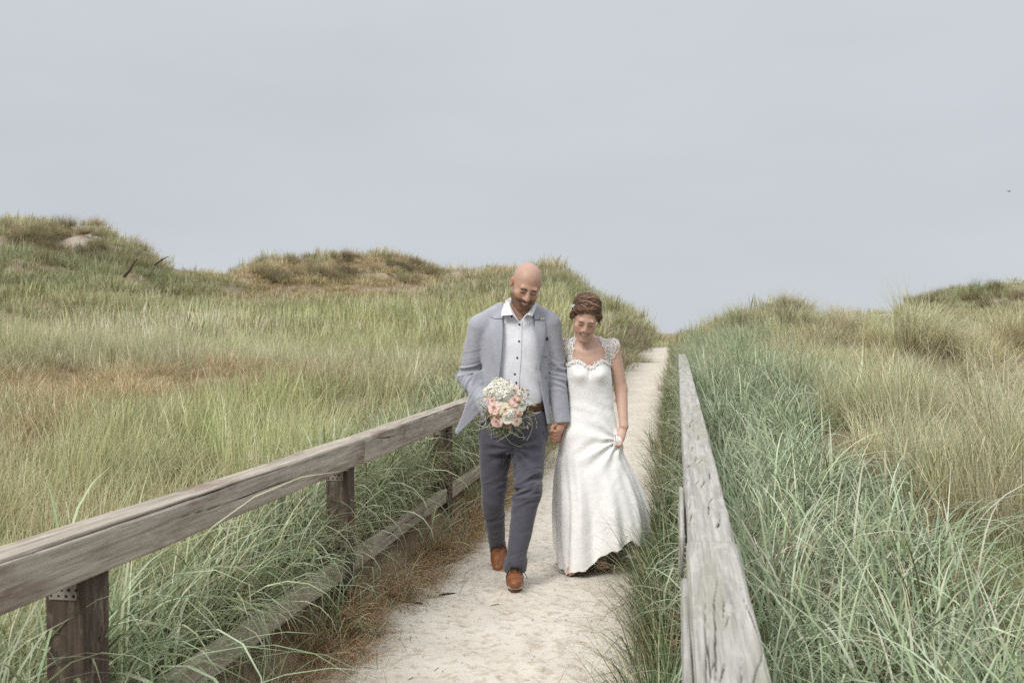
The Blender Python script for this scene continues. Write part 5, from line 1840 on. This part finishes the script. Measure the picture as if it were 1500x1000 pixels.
for P in S4: mbl[int(rs.uniform() < .5)].tube(P, rs.uniform(.0035, .0065) * np.sin(np.linspace(.3, 2.85, len(P))), 6)
for i in range(46):
    sg_ = 1 if i % 2 else -1
    p0 = np.array((sg_ * .080, rs.uniform(-.055, .03), rs.uniform(-.005, .07)))
    t_ = np.linspace(0, 1, 8)[:, None]
    d_ = np.array((sg_ * rs.uniform(.0, .018), rs.uniform(-.02, .012), -rs.uniform(.02, .06)))
    P = p0 + t_ * d_ + .006 * np.sin(t_ * rs.uniform(3, 8) + i) * np.array((sg_, .6, .2))
    mbl[int(i % 3 == 0)].tube(WB(P), rs.uniform(.0008, .0022) * (1 - .7 * t_[:, 0]), 5)
for i in range(60):
    a_ = rs.uniform(0, 3.14)
    p0 = np.array((.078 * math.cos(a_), rs.uniform(-.06, .06), .05 + .075 * math.sin(a_)))
    t_ = np.linspace(0, 1, 7)[:, None]
    P = to_hair(WB(p0 + t_ * rs.normal(0, .03, 3)), .001) + t_ ** 2 * (WB(p0) - WB((0, .03, .05))) * rs.uniform(.05, .22)
    mbl[0].tube(P, .0006, 4)
for S in (S1, S2, S3):
    for P in S: mbl[int(rs.uniform() < .40)].tube(P, rs.uniform(.0010, .0018) * np.sin(np.linspace(.5, 2.7, len(P))), 5)
for k in (0, 1):
    o_ = mbl[k].build("hair_lock", (M_BHAIR, M_BHAIR2)[k], hair); o_["kind"] = "stuff"
mb_ = MB()
for i in range(7):
    a = i * .9
    mb_.ball(WB((-.086 + .007 * math.cos(a), -.004 + .010 * math.sin(a), .072 + .006 * math.cos(a * 1.7))), .0058, 6)
mb_.build("hair_flower", simple("white_hair_flower", (.72, .70, .64), .7), hair)

# ---- dress
zd = np.array([zb_(v) for v in DZ])[::-1]
cxd, ad, fd = (np.array(v)[::-1] for v in ([xb(v) for v in DC], DA, DF))
zf_ = np.linspace(zd[0], zd[-1], 200)


def sm_(v):
    w = np.interp(zf_, zd, v); return np.convolve(np.pad(w, 9, mode='edge'), np.ones(19) / 19, mode='valid')


CXD, AD, FD = sm_(cxd), sm_(ad), sm_(fd)
nth, nr = 280, 330
th = np.linspace(0, 2 * np.pi, nth, endpoint=False)      # 0 = right of the picture, 3pi/2 = front
cxh = np.interp(.1, zf_, CXD)
xs_ = np.cos(th); fr = -np.sin(th)                       # fr > 0: front
# top edge: sweetheart at the front, lower at the back
xtop = xb(861) + .124 * xs_
dxl, dxr = (xtop - xb(845)) / .052, (xtop - xb(878)) / .052
ztop = np.where(fr > 0, zb_(541) + .045 * np.maximum(np.exp(-dxl ** 2 * 1.1), np.exp(-dxr ** 2 * 1.1)) + .012 * np.abs(xs_) ** 3, zb_(541) - .0) + .004 * np.sin(th * 46)
# hem: lifted towards the bride's left hand, trailing at the back
hx = cxh + .262 * xs_
zh_front = np.interp(hx, [xb(815), xb(824), xb(850), xb(870), xb(890), xb(905), xb(917), xb(950)], [.045, .028, .060, .112, .178, .195, .222, .15])
zh = np.where(fr > .15, zh_front, 0) + np.where(fr <= .15, (zh_front * np.clip((fr + .5) / .65, 0, 1) + .04 * (1 - np.clip((fr + .5) / .65, 0, 1))), 0)
zh = zh + .007 * np.sin(th * 11 + 1) + .003 * np.sin(th * 29)
u = np.linspace(0, 1, nr)[:, None] ** .92
Zd = ztop[None] * (1 - u) + zh[None] * u
THd = np.repeat(th[None], nr, 0)
Cx, Ax, Fx = np.interp(Zd, zf_, CXD), np.interp(Zd, zf_, AD), np.interp(Zd, zf_, FD)
Bk = Fx * (1 + 1.0 * sstep(zb_(690), zb_(830), Zd))      # fuller at the back
c_, s_ = np.cos(THd), np.sin(THd)
Yr = np.where(s_ < 0, Fx * s_, Bk * s_)
Xd = Cx + Ax * np.sign(c_) * np.abs(c_) ** .92
Yd = .01 + Yr
for px in (845, 878):                                     # bust
    g = np.exp(-(((Xd - xb(px)) / .046) ** 2 + ((Zd - zb_(548)) / .042) ** 2)) * (s_ < 0)
    Yd = Yd - .026 * g
Yd = Yd + .008 * np.exp(-((Xd - xb(861.5)) / .012) ** 2 - ((Zd - zb_(545)) / .03) ** 2) * (s_ < 0)
low = sstep(zb_(640), zb_(800), Zd)
ph = 1.6 * fbm(np.stack([THd * .9, Zd * 1.2], -1), 2, 301)
fold = (.55 * np.sin(THd * 9 + 2.0 * (1 - Zd) + ph * 1.6) + .48 * np.sin(THd * 19 + 3 * Zd + ph * 2.8) * (.5 + .5 * vnoise(np.stack([THd * 2.2, Zd * 1.5], -1), 5)) + .5 * np.sin(THd * 5 + 1.3 * ph))
fold = fold * low * .028
hgx, hgz = hg[0] - .012, hg[2] - .012
al = np.arctan2(Zd - hgz, Xd - hgx); rd = np.hypot(Zd - hgz, Xd - hgx)
gath = np.sin(al * 11 + 1.8 * fbm(np.stack([Xd * 7, Zd * 7], -1), 2, 307)) * np.exp(-rd / .17) * sstep(.0, .06, rd) * (s_ < .1)
fold = fold + .010 * gath
drag = np.sin((Zd * 62 + Xd * 26) + 2 * fbm(np.stack([Xd * 6, Zd * 6], -1), 2, 309)) * np.exp(-(((Zd - zb_(600)) / .05) ** 2)) * .0018
drag2 = np.sin((Zd * 40 - Xd * 52) + 2.4 * fbm(np.stack([Xd * 6, Zd * 6], -1), 2, 311)) * np.exp(-(((Zd - zb_(655)) / .06) ** 2)) * .004 * (s_ < 0)
fold = fold + drag + drag2 + .0015 * fbm(np.stack([Xd * 30, Yd * 30, Zd * 30], -1), 2, 313)
nxn, nyn = c_ / np.maximum(Ax, .05), s_ / np.maximum(Fx, .05)
nn_ = np.hypot(nxn, nyn)
Xd = Xd + fold * nxn / nn_; Yd = Yd + fold * nyn / nn_
pin = np.exp(-(rd / .035) ** 2) * (s_ < .3)               # the handful of cloth in her left hand
Yd = Yd * (1 - .6 * pin) + (hg[1] - .012) * .6 * pin
Xd = Xd + .012 * pin
G = np.stack([Xd, Yd, Zd], -1)


def m_dress(nt, n, l, P):
    t = N(nt, "TexCoord").outputs["Object"]
    v = N(nt, "TexVoronoi", i_Scale=115., feature='DISTANCE_TO_EDGE'); l.new(t, v.inputs["Vector"])
    v2 = N(nt, "TexVoronoi", i_Scale=330., feature='F1'); l.new(t, v2.inputs["Vector"])
    w = noise(nt, t, 16, 3)
    a = remap(nt, v.outputs["Distance"], .0, .16, 1, 0)
    mm = N(nt, "Math", operation='MULTIPLY_ADD', i_1=.6); l.new(v2.outputs["Distance"], mm.inputs[0]); l.new(a, mm.inputs[2])
    sz = N(nt, "SeparateXYZ"); l.new(t, sz.inputs[0])
    top = remap(nt, sz.outputs["Z"], .45, .85, .15, 1)
    hgt = N(nt, "Math", operation='MULTIPLY'); l.new(mm.outputs[0], hgt.inputs[0]); l.new(top, hgt.inputs[1])
    c = mixc(nt, remap(nt, w, .35, .65), (.86, .86, .855), (.90, .90, .895))
    c = mixc(nt, remap(nt, hgt.outputs[0], .1, .9, 0, .35), c, (.92, .915, .905))
    l.new(c, P.inputs["Base Color"])
    P.inputs["Roughness"].default_value = .92
    P.inputs["Specular IOR Level"].default_value = .1
    bump(nt, hgt.outputs[0], .4, .0016, P)


M_DRESS = material("white_lace_fabric", m_dress)
M_LACEW = simple("white_lace_motif", (.86, .85, .83), .8, .05, 100)
dress = empty("dress"); dress.parent = BRIDE
mb_ = MB(); mb_.sheet(np.concatenate([G, G[:, :1]], 1)[:, ::-1])
mb_.build("skirt_and_bodice", M_DRESS, dress)
dress.name = "wedding_dress"

# ---- lace over the shoulders and along the neckline: small petals sewn on the skin-coloured net
rl = np.random.default_rng(77)
Fl = Field()
Fl.pr = B.pr


def petals(C, Nn, size, mb_, r):
    """Leaf-shaped scraps at points C with normals Nn."""
    n = len(C)
    a = r.uniform(0, 2 * np.pi, n)
    ref = np.tile(np.array((.3, .1, 1.)), (n, 1))
    A = np.cross(ref, Nn); A /= np.linalg.norm(A, axis=1, keepdims=True); Bv = np.cross(Nn, A)
    d1 = np.cos(a)[:, None] * A + np.sin(a)[:, None] * Bv; d2 = np.cross(Nn, d1)
    s = r.uniform(*size, n)[:, None]
    pts = [C - d1 * s, C - d1 * .2 * s + d2 * s * .42 + Nn * s * .12, C + d1 * s + Nn * s * .1, C - d1 * .2 * s - d2 * s * .42 + Nn * s * .12]
    V = np.stack(pts, 1).reshape(-1, 3)
    o = np.arange(n)[:, None] * 4
    mb_.add(V, o + [[0, 1, 2, 3]])


Vb, Fb = V, F
Vb2, Fb2 = B.surf(.006, 1)
nb2 = normals(Vb2, Fb2)
zt5, x5 = Vb2[:, 2], Vb2[:, 0]
cen = LB(861.5, 520)[0]
ax_ = np.abs(x5 - cen)
inner = np.interp(zt5, [zb_(545), zb_(528), zb_(512), zb_(500), zb_(492)], [.090, .088, .086, .068, .050])
outer = np.interp(zt5, [zb_(545), zb_(530), zb_(515), zb_(500)], [.118, .138, .166, .175])
msk = (zt5 > zb_(543)) & (zt5 < zb_(488)) & (ax_ > inner + .010 * fbm(Vb2 * 40, 2, 5)) & (ax_ < outer + .008 * fbm(Vb2 * 40, 2, 6))
qh = np.linalg.norm((Vb2 - OB), axis=1)
msk &= (qh > .145)
ids = np.flatnonzero(msk)
pick = rl.choice(ids, min(len(ids) * 3, 5200))
mb_ = MB()
petals(Vb2[pick] + nb2[pick] * .0035 + rl.normal(0, .002, (len(pick), 3)), nb2[pick], (.003, .0068), mb_, rl)
lace = mb_.build("lace_cap_sleeve", M_LACEW, dress, False)
lace["kind"] = "stuff"
mb_ = MB()
k = np.flatnonzero(fr > -.2); k = np.repeat(k, 4)
C = np.stack([Xd[0, k], Yd[0, k], Zd[0, k]], -1) + rl.normal(0, .004, (len(k), 3)) + np.array((0, 0, .002))
Nn = np.stack([np.cos(th[k]), np.sin(th[k]), 0 * k + .3], -1); Nn /= np.linalg.norm(Nn, axis=1, keepdims=True)
petals(C + Nn * .003, Nn, (.004, .009), mb_, rl)
lo_ = mb_.build("neckline_lace", M_LACEW, dress, False); lo_["kind"] = "stuff"
# scalloped lace border of the hem
mb_ = MB()
k = np.repeat(np.arange(nth), 2)
C = np.stack([Xd[-1, k], Yd[-1, k], Zd[-1, k]], -1) + rl.normal(0, .004, (len(k), 3)) + np.array((0, 0, .003))
Nn = np.stack([np.cos(th[k]), np.sin(th[k]), 0 * k + .2], -1); Nn /= np.linalg.norm(Nn, axis=1, keepdims=True)
petals(C + Nn * .001 + np.array((0, 0, .004)), Nn, (.0025, .006), mb_, rl)
lo_ = mb_.build("hem_lace", M_LACEW, dress, False); lo_["kind"] = "stuff"
# gathered handful of cloth in the hand
mb_ = MB()
for i in range(5):
    p0 = hg + np.array((-.030 + .008 * i, -.030 + .004 * i, .020 - .004 * i))
    P = np.stack([p0, p0 + (-.004, -.006, -.03), p0 + (-.010 - .006 * i, -.004, -.07), p0 + (-.02 - .012 * i, .012, -.13)])
    mb_.tube(P, [.004, .006, .007, .003], 8)
mb_.build("gathered_fold", M_DRESS, dress)
# jewels
M_GEM = simple("jewel_metal", (.75, .68, .5), .2, .1)
mb_ = MB()
a = np.linspace(0, 2 * np.pi, 15)[:-1]
wc = bwr_l + (hg - bwr_l) * .05
for t in a: mb_.ball(wc + np.array((.0255 * math.cos(t), .0255 * math.sin(t), .004 * math.sin(2 * t))), .0034, 6)
mb_.build("bracelet", simple("rose_beads", (.55, .30, .25), .3), BRIDE)
for c, n_ in ((bf_r + (.0, -.078, .038), 5), (bf_l + (.0, .0, .082), 4)):
    mb_ = MB()
    for i in range(n_): mb_.ball(np.array(c) + np.array((-.014 + .007 * i, -.004 * (i % 2), .003 * (i % 2))), .0058, 6)
    mb_.tube([np.array(c) + (-.034, .02, -.018), np.array(c) + (0, -.001, 0), np.array(c) + (.034, .02, -.018)], .003, 6)
    mb_.build("sandal_jewel", M_GEM, BRIDE)

# ================================================================== bouquet
bq0 = L(741, 598, -.245)
w_b = np.array([m0[0], m0[1], 0]) + np.array([CY * bq0[0] - SY * bq0[1], SY * bq0[0] + CY * bq0[1], bq0[2]])
BQ = empty("bouquet", tuple(w_b), YAW)
tag(BQ, "round bouquet of blush roses and white blooms held by the man", "bouquet")
M_PET = simple("flower_petals", (1, 1, 1), .75, .08, 140, usecol=True)
M_LEAF = simple("bouquet_leaves", (1, 1, 1), .6, .2, 120, usecol=True)


def rose(c, n, r, colr, inner, seed, nm="rose", flat=.75, layers=6):
    rr = np.random.default_rng(seed)
    n = np.array(n, float); n /= np.linalg.norm(n)
    A = np.cross(n, (0, .3, 1.)); A /= np.linalg.norm(A); Bv = np.cross(n, A)
    mb2 = MB()
    for ly in range(layers):
        f = (ly + .6) / layers
        k = 3 + ly
        for i in range(k):
            a0 = 2 * np.pi * i / k + ly * .9 + rr.normal(0, .15)
            wd = 2 * np.pi / k * .72
            u, v = np.meshgrid(np.linspace(-1, 1, 5), np.linspace(0, 1, 5), indexing='ij')
            ang = a0 + u * wd
            open_ = f * r
            rad_ = open_ * (.35 + .75 * v ** 1.3) * (1 - .10 * u * u * v)
            hgt = r * flat * (1.0 - .55 * f) * np.sin(v * (1.75 + .5 * f)) * (1 - .22 * u * u) + .05 * r * rr.normal(0, 1) * v
            P = np.array(c) + rad_[..., None] * (np.cos(ang)[..., None] * A + np.sin(ang)[..., None] * Bv) + (hgt - .15 * r)[..., None] * n
            cc = np.array(inner) * (1 - f) + np.array(colr) * f
            cc = cc * rr.uniform(.92, 1.06)
            mb2.sheet(P, np.concatenate([np.tile(np.clip(cc, 0, .95), (25, 1)), np.ones((25, 1))], 1))
    return mb2.build(nm, M_PET, BQ)


def hydrangea(c, n, r, seed):
    """A loose dome of small four-petalled florets."""
    rr = np.random.default_rng(seed)
    n = np.array(n, float); n /= np.linalg.norm(n)
    A = np.cross(n, (0, .3, 1.)); A /= np.linalg.norm(A); Bv = np.cross(n, A)
    mb2 = MB()
    mb2.ball(np.array(c), np.array((r, r * .8, r)) * .86, 10, (.74, .75, .68, 1))
    for i in range(int(30 * (r / .036) ** 2)):
        a, b = rr.uniform(0, 6.283), math.sqrt(rr.uniform(0, 1))
        d = b * (math.cos(a) * A + math.sin(a) * Bv) + math.sqrt(max(0, 1.02 - b * b)) * n
        p = np.array(c) + d * r * rr.uniform(.82, 1.02) * np.array((1, .8, 1))
        d = d + rr.normal(0, .25, 3); d /= np.linalg.norm(d)
        U = np.cross(d, rr.normal(0, 1, 3)); U /= np.linalg.norm(U); Wv = np.cross(d, U)
        s = rr.uniform(.0095, .0135)
        cc = np.array(WH) * rr.uniform(.93, 1.04) * (1, 1, rr.uniform(.92, 1))
        for k in range(4):
            t = k * np.pi / 2 + .2
            e1 = math.cos(t) * U + math.sin(t) * Wv; e2 = np.cross(d, e1)
            P = [p, p + s * (.62 * e1 + .42 * e2) + d * s * .16, p + s * 1.05 * e1 + d * s * .05, p + s * (.62 * e1 - .42 * e2) + d * s * .16]
            mb2.add(P, [[0, 1, 2, 3]], c=tuple(np.clip(cc, 0, .95)) + (1,))
        mb2.ball(p + d * s * .12, s * .13, 4, (.62, .64, .42, 1))
    return mb2.build("white_bloom", M_PET, BQ, False)


S_ = 260.4


def bq(px, py, dy):          # offset inside the bouquet
    return np.array([(px - 742) / S_ * .86, dy, (597 - py) / S_ * .93])


PK, PKI, WH, WHI, CR_ = (.84, .62, .54), (.80, .53, .48), (.88, .87, .83), (.80, .81, .73), (.84, .75, .62)
fl_list = [
    (723, 570, .046, WH, WHI, "white_bloom"), (738, 563, .042, WH, WHI, "white_bloom"), (747, 570, .036, WH, WHI, "white_bloom"), (729, 560, .036, WH, WHI, "white_bloom"), (714, 574, .034, WH, WHI, "white_bloom"), (733, 575, .04, WH, WHI, "white_bloom"), (741, 577, .034, WH, WHI, "white_bloom"), (731, 588, .026, CR_, WHI, "cream_bloom"), (749, 603, .026, WH, WHI, "white_bloom"), (735, 607, .022, CR_, PK, "rose"), (770, 570, .016, CR_, PK, "rose"), (763, 574, .02, WH, WHI, "white_bloom"),
    (724, 595, .036, PK, PKI, "rose"), (728, 615, .033, PK, PKI, "rose"), (756, 584, .036, PK, PKI, "rose"), (713, 580, .024, PK, PKI, "rose"), (721, 584.5, .024, PK, PKI, "rose"),
    (755, 567, .026, PK, PKI, "rose"), (746, 560, .022, PK, PKI, "rose"), (759, 614, .030, CR_, PK, "rose"), (757, 601, .030, CR_, PK, "rose"), (768, 580, .020, CR_, PK, "rose"),
    (744, 609, .034, WH, (.62, .68, .48), "white_bloom"), (768, 592, .028, WH, (.62, .68, .48), "white_bloom"), (741, 597, .036, CR_, (.72, .58, .38), "cream_bloom"), (749, 590, .028, CR_, (.72, .58, .38), "cream_bloom"), (737, 590, .024, CR_, WHI, "cream_bloom"), (764, 602, .022, PK, PKI, "rose"),
]
for i, (px, py, r_, c1_, c2_, nm) in enumerate(fl_list):
    dx, dz = (px - 741) / S_, (598 - py) / S_
    rr2 = (dx * dx + dz * dz) / .15 ** 2
    dy = -.075 * math.sqrt(max(0, 1 - rr2)) - .01
    if nm == "white_bloom" and c2_ is WHI:
        hydrangea(bq(px, py, dy), (dx * 4, -.9, dz * 4 + .15), r_, 700 + i)
        continue
    rose(bq(px, py, dy), (dx * 5, -.9, dz * 5 + .12), r_, c1_, c2_, 500 + i, nm, .8 if nm == "rose" else .6, 6 if r_ > .025 else 4)
rr = np.random.default_rng(31)
for i, (px, py, r_) in enumerate(((727, 606.5, .0105), (733.5, 606, .010), (730, 609, .008), (763, 585, .011), (762, 605, .010), (736, 603, .008), (752, 606, .007), (718, 606, .008))):
    mb_ = MB()
    mb_.ball(bq(px, py, -.088), r_, 10, (.42, .27, .18, 1) if i % 2 == 0 else (.33, .27, .13, 1))
    mb_.ball(bq(px, py, -.088) + (0, -r_ * .9, 0), r_ * .35, 6, (.18, .10, .06, 1))
    mb_.build("berry", M_LEAF, BQ)
# filler: small greenery, waxy sprigs and curling threads
mbg = MB()
for i in range(330):
    a, b = rr.uniform(0, 6.283), math.sqrt(rr.uniform(0, 1))
    dx, dz = .142 * b * math.cos(a), .142 * b * math.sin(a)
    dy = -.066 * math.sqrt(max(0, 1 - b * b)) + rr.uniform(-.012, .02)
    d = np.array((dx * 6 + rr.normal(0, .5), -.5 + rr.normal(0, .4), dz * 6 + rr.normal(0, .5))); d /= np.linalg.norm(d)
    sd = np.cross(d, rr.normal(0, 1, 3)); sd /= np.linalg.norm(sd)
    l_, w_ = rr.uniform(.014, .036), rr.uniform(.003, .007)
    c = np.array((dx, dy, dz))
    g = [(.20, .24, .11), (.30, .33, .19), (.14, .17, .08), (.52, .50, .34), (.36, .30, .17)][rr.integers(0, 5)]
    mbg.add([c - sd * w_ * .3, c + d * l_ * .5 - sd * w_, c + d * l_, c + d * l_ * .5 + sd * w_], [[0, 1, 2, 3]], c=g + (1,))
lf = mbg.build("greenery", M_LEAF, BQ, False); lf["kind"] = "stuff"
mbg = MB()
for i in range(34):
    dn = rr.uniform(0, 1) < .62
    a = rr.uniform(3.5, 5.95) if dn else rr.uniform(-.5, 3.6)
    t = np.linspace(0, 1, 9)
    r0, ln = rr.uniform(.06, .125), rr.uniform(.03, .085)
    w0, w1 = rr.uniform(-1.2, 1.2), rr.uniform(2, 5)
    an = a + .5 * w0 * t ** 2 + .12 * np.sin(w1 * t)
    P = np.stack([(r0 + ln * t) * np.cos(an), -.062 + rr.uniform(-.02, .02) + .03 * t, (r0 + ln * t) * np.sin(an)], -1)
    P[:, 2] -= .03 * t ** 2
    P += (np.sin(t * rr.uniform(6, 14) + rr.uniform(0, 6)) * .006 * t)[:, None] * np.array((.8, .3, .5))
    cc = [(.62, .60, .48), (.50, .50, .36), (.66, .62, .52), (.30, .34, .18)][rr.integers(0, 4)]
    mbg.tube(P, .0017 * (1.1 - .6 * t), 4, cc + (1,), cap=False)
    if not dn and rr.uniform(0, 1) < .7:
        for k in range(5): mbg.ball(P[4 + k % 5] + rr.normal(0, .004, 3), .0035, 5, (.46, .48, .28, 1))
tw = mbg.build("trailing_thread", M_LEAF, BQ); tw["kind"] = "stuff"
mbg = MB()
for i in range(14):
    p1 = np.array((rr.normal(0, .008), 0.02, rr.normal(-.02, .008)))
    mbg.tube([p1 + (rr.normal(0, .02), -.03, .02), p1 + (-.012, .04, -.03), p1 + (-.03 + rr.normal(0, .01), .055, -.11 + rr.normal(0, .012))], .0028, 5, (.17, .21, .09, 1))
st = mbg.build("stem", M_LEAF, BQ); st["kind"] = "stuff"

# ================================================================== small things
M_STICK = simple("dark_driftwood", (.06, .045, .035), .9, .3, 60)


def stick(px, py, D, ang, ln, r_, label, lift=0., bend=.1):
    p = world_pt(px, py, D)
    t = np.linspace(-1, 1, 8)
    z = float(path_surface(np.array([p[0]]), np.array([p[1]]))[0]) + r_ * .7 if lift == 0 else 0
    o = None
    mb2 = MB()
    P = np.stack([t * ln / 2 * math.cos(ang), t * ln / 2 * math.sin(ang), bend * ln * .2 * (1 - t * t)], -1)
    mb2.tube(P, r_ * (1.05 - .35 * np.abs(t)), 7)
    o = mb2.build("twig", M_STICK)
    o.location = (p[0], p[1], z)
    tag(o, label, "twig", "twigs lying on the sand")


stick(655, 876, 5.16, .45, .085, .006, "short thick dark twig on the sand left of the man's boots")
stick(601, 891, 4.97, -.12, .13, .005, "longer thin dark twig at the foot of the grassy bank")


def snag(p, d, ln, r_, label):
    t = np.linspace(0, 1, 8)
    d = np.array(d, float); d /= np.linalg.norm(d)
    mb2 = MB()
    P = t[:, None] * d * ln + np.stack([.06 * ln * np.sin(t * 5), 0 * t, .05 * ln * np.sin(t * 4)], -1)
    mb2.tube(P, r_ * (1.2 - .8 * t), 6)
    o = mb2.build("branch", M_STICK); o.location = tuple(p)
    tag(o, label, "branch", "dead branches on the left dune")


for px, py, D, ln, lab in ((226, 388, 34.5, .55, "dead branch poking out at the foot of the tall left dune against the sky"), (182, 404, 32, .6, "dead branch lying in grass on the slope of the tall left dune")):
    p = world_pt(px, py, hit(px, py))
    zg = float(ground(np.array([p[0]]), np.array([p[1]]))[0])
    snag((p[0], p[1], zg + .22), (.75, .1, .45 if ln < .58 else .95), ln, .028, lab)

# flowering stalks standing above the tussocks on the right
M_STALK = simple("straw_stalk", (1, 1, 1), .8, .15, 60, usecol=True)


def stalk(px, py0, py1, D, lean, label):
    p = world_pt(px, py1, D)
    zg = float(ground(np.array([p[0]]), np.array([p[1]]))[0])
    top = world_pt(px, py0, D)[2]
    h_ = max(top - zg, .4)
    t = np.linspace(0, 1, 14)
    root = empty("seed_stalk", (p[0], p[1], zg))
    tag(root, label, "grass stalk", "pale seed stalks right of the railing")
    P = np.stack([lean * h_ * t ** 2, 0 * t, h_ * t], -1)
    mb2 = MB(); mb2.tube(P, .0030 * (1.2 - .6 * t), 5, (.46, .42, .27, 1)); mb2.build("stem", M_STALK, root)
    mb2 = MB()
    u = np.linspace(.76, 1, 9)
    Q = np.stack([lean * h_ * u ** 2, 0 * u, h_ * u], -1)
    mb2.tube(Q, .0062 * np.sin(np.linspace(.35, 2.95, 9)), 7, (.60, .54, .38, 1)); mb2.build("seed_head", M_STALK, root)


stalk(1316, 640, 800, 4.6, .09, "tallest pale seed stalk rising above the dark tussock")
stalk(1302, 660, 820, 4.2, -.03, "thick pale seed stalk just left of the tallest one")
stalk(1424, 640, 800, 4.8, .16, "leaning seed stalk furthest to the right of the railing")

# a bird far off in the sky
bp = world_pt(1477, 281, 70)
mb_ = MB()
t = np.linspace(-1, 1, 9)
mb_.tube(np.stack([t * .17, 0 * t, .015 * (1 - t * t)], -1), .045 * np.sqrt(np.clip(1.05 - t * t, 0, 1)) + .004, 8)
mb_.ball((.16, 0, .02), .036, 8)
bird = mb_.build("bird", simple("dark_feathers", (.05, .05, .055), .8))
bird.location = tuple(bp); bird.rotation_euler = (0, 0, .4); bird.scale = (.55, .55, .55)
tag(bird, "tiny dark bird flying alone in the grey sky on the right", "bird")
for sd in (-1, 1):
    mb_ = MB()
    u = np.linspace(0, 1, 7)
    ch = .11 * (1 - u ** 2 * .8)
    up_, dn_ = [], []
    G1 = np.stack([np.stack([ch / 2 - .05 * u, sd * (.03 + .36 * u), .02 + .11 * np.sin(u * 2.2)], -1), np.stack([-ch / 2 - .10 * u, sd * (.03 + .36 * u), .02 + .11 * np.sin(u * 2.2)], -1)], 1)
    G2 = G1 - np.array((0, 0, .008))
    mb_.sheet(G1); mb_.sheet(G2[::-1]); mb_.sheet(np.stack([G1[:, 0], G2[:, 0]], 1)); mb_.sheet(np.stack([G1[:, 1], G2[:, 1]], 1)); mb_.sheet(np.stack([G1[-1], G2[-1]], 1))
    mb_.build("wing", bird.data.materials[0], bird)
mb_ = MB(); mb_.add([(-.15, -.02, .0), (-.15, .02, .0), (-.27, .045, .0), (-.27, -.045, .0), (-.15, -.02, .008), (-.15, .02, .008), (-.27, .045, .006), (-.27, -.045, .006)], [[3, 2, 1, 0], [4, 5, 6, 7], [0, 1, 5, 4], [1, 2, 6, 5], [2, 3, 7, 6], [3, 0, 4, 7]])
mb_.build("tail", bird.data.materials[0], bird, False)
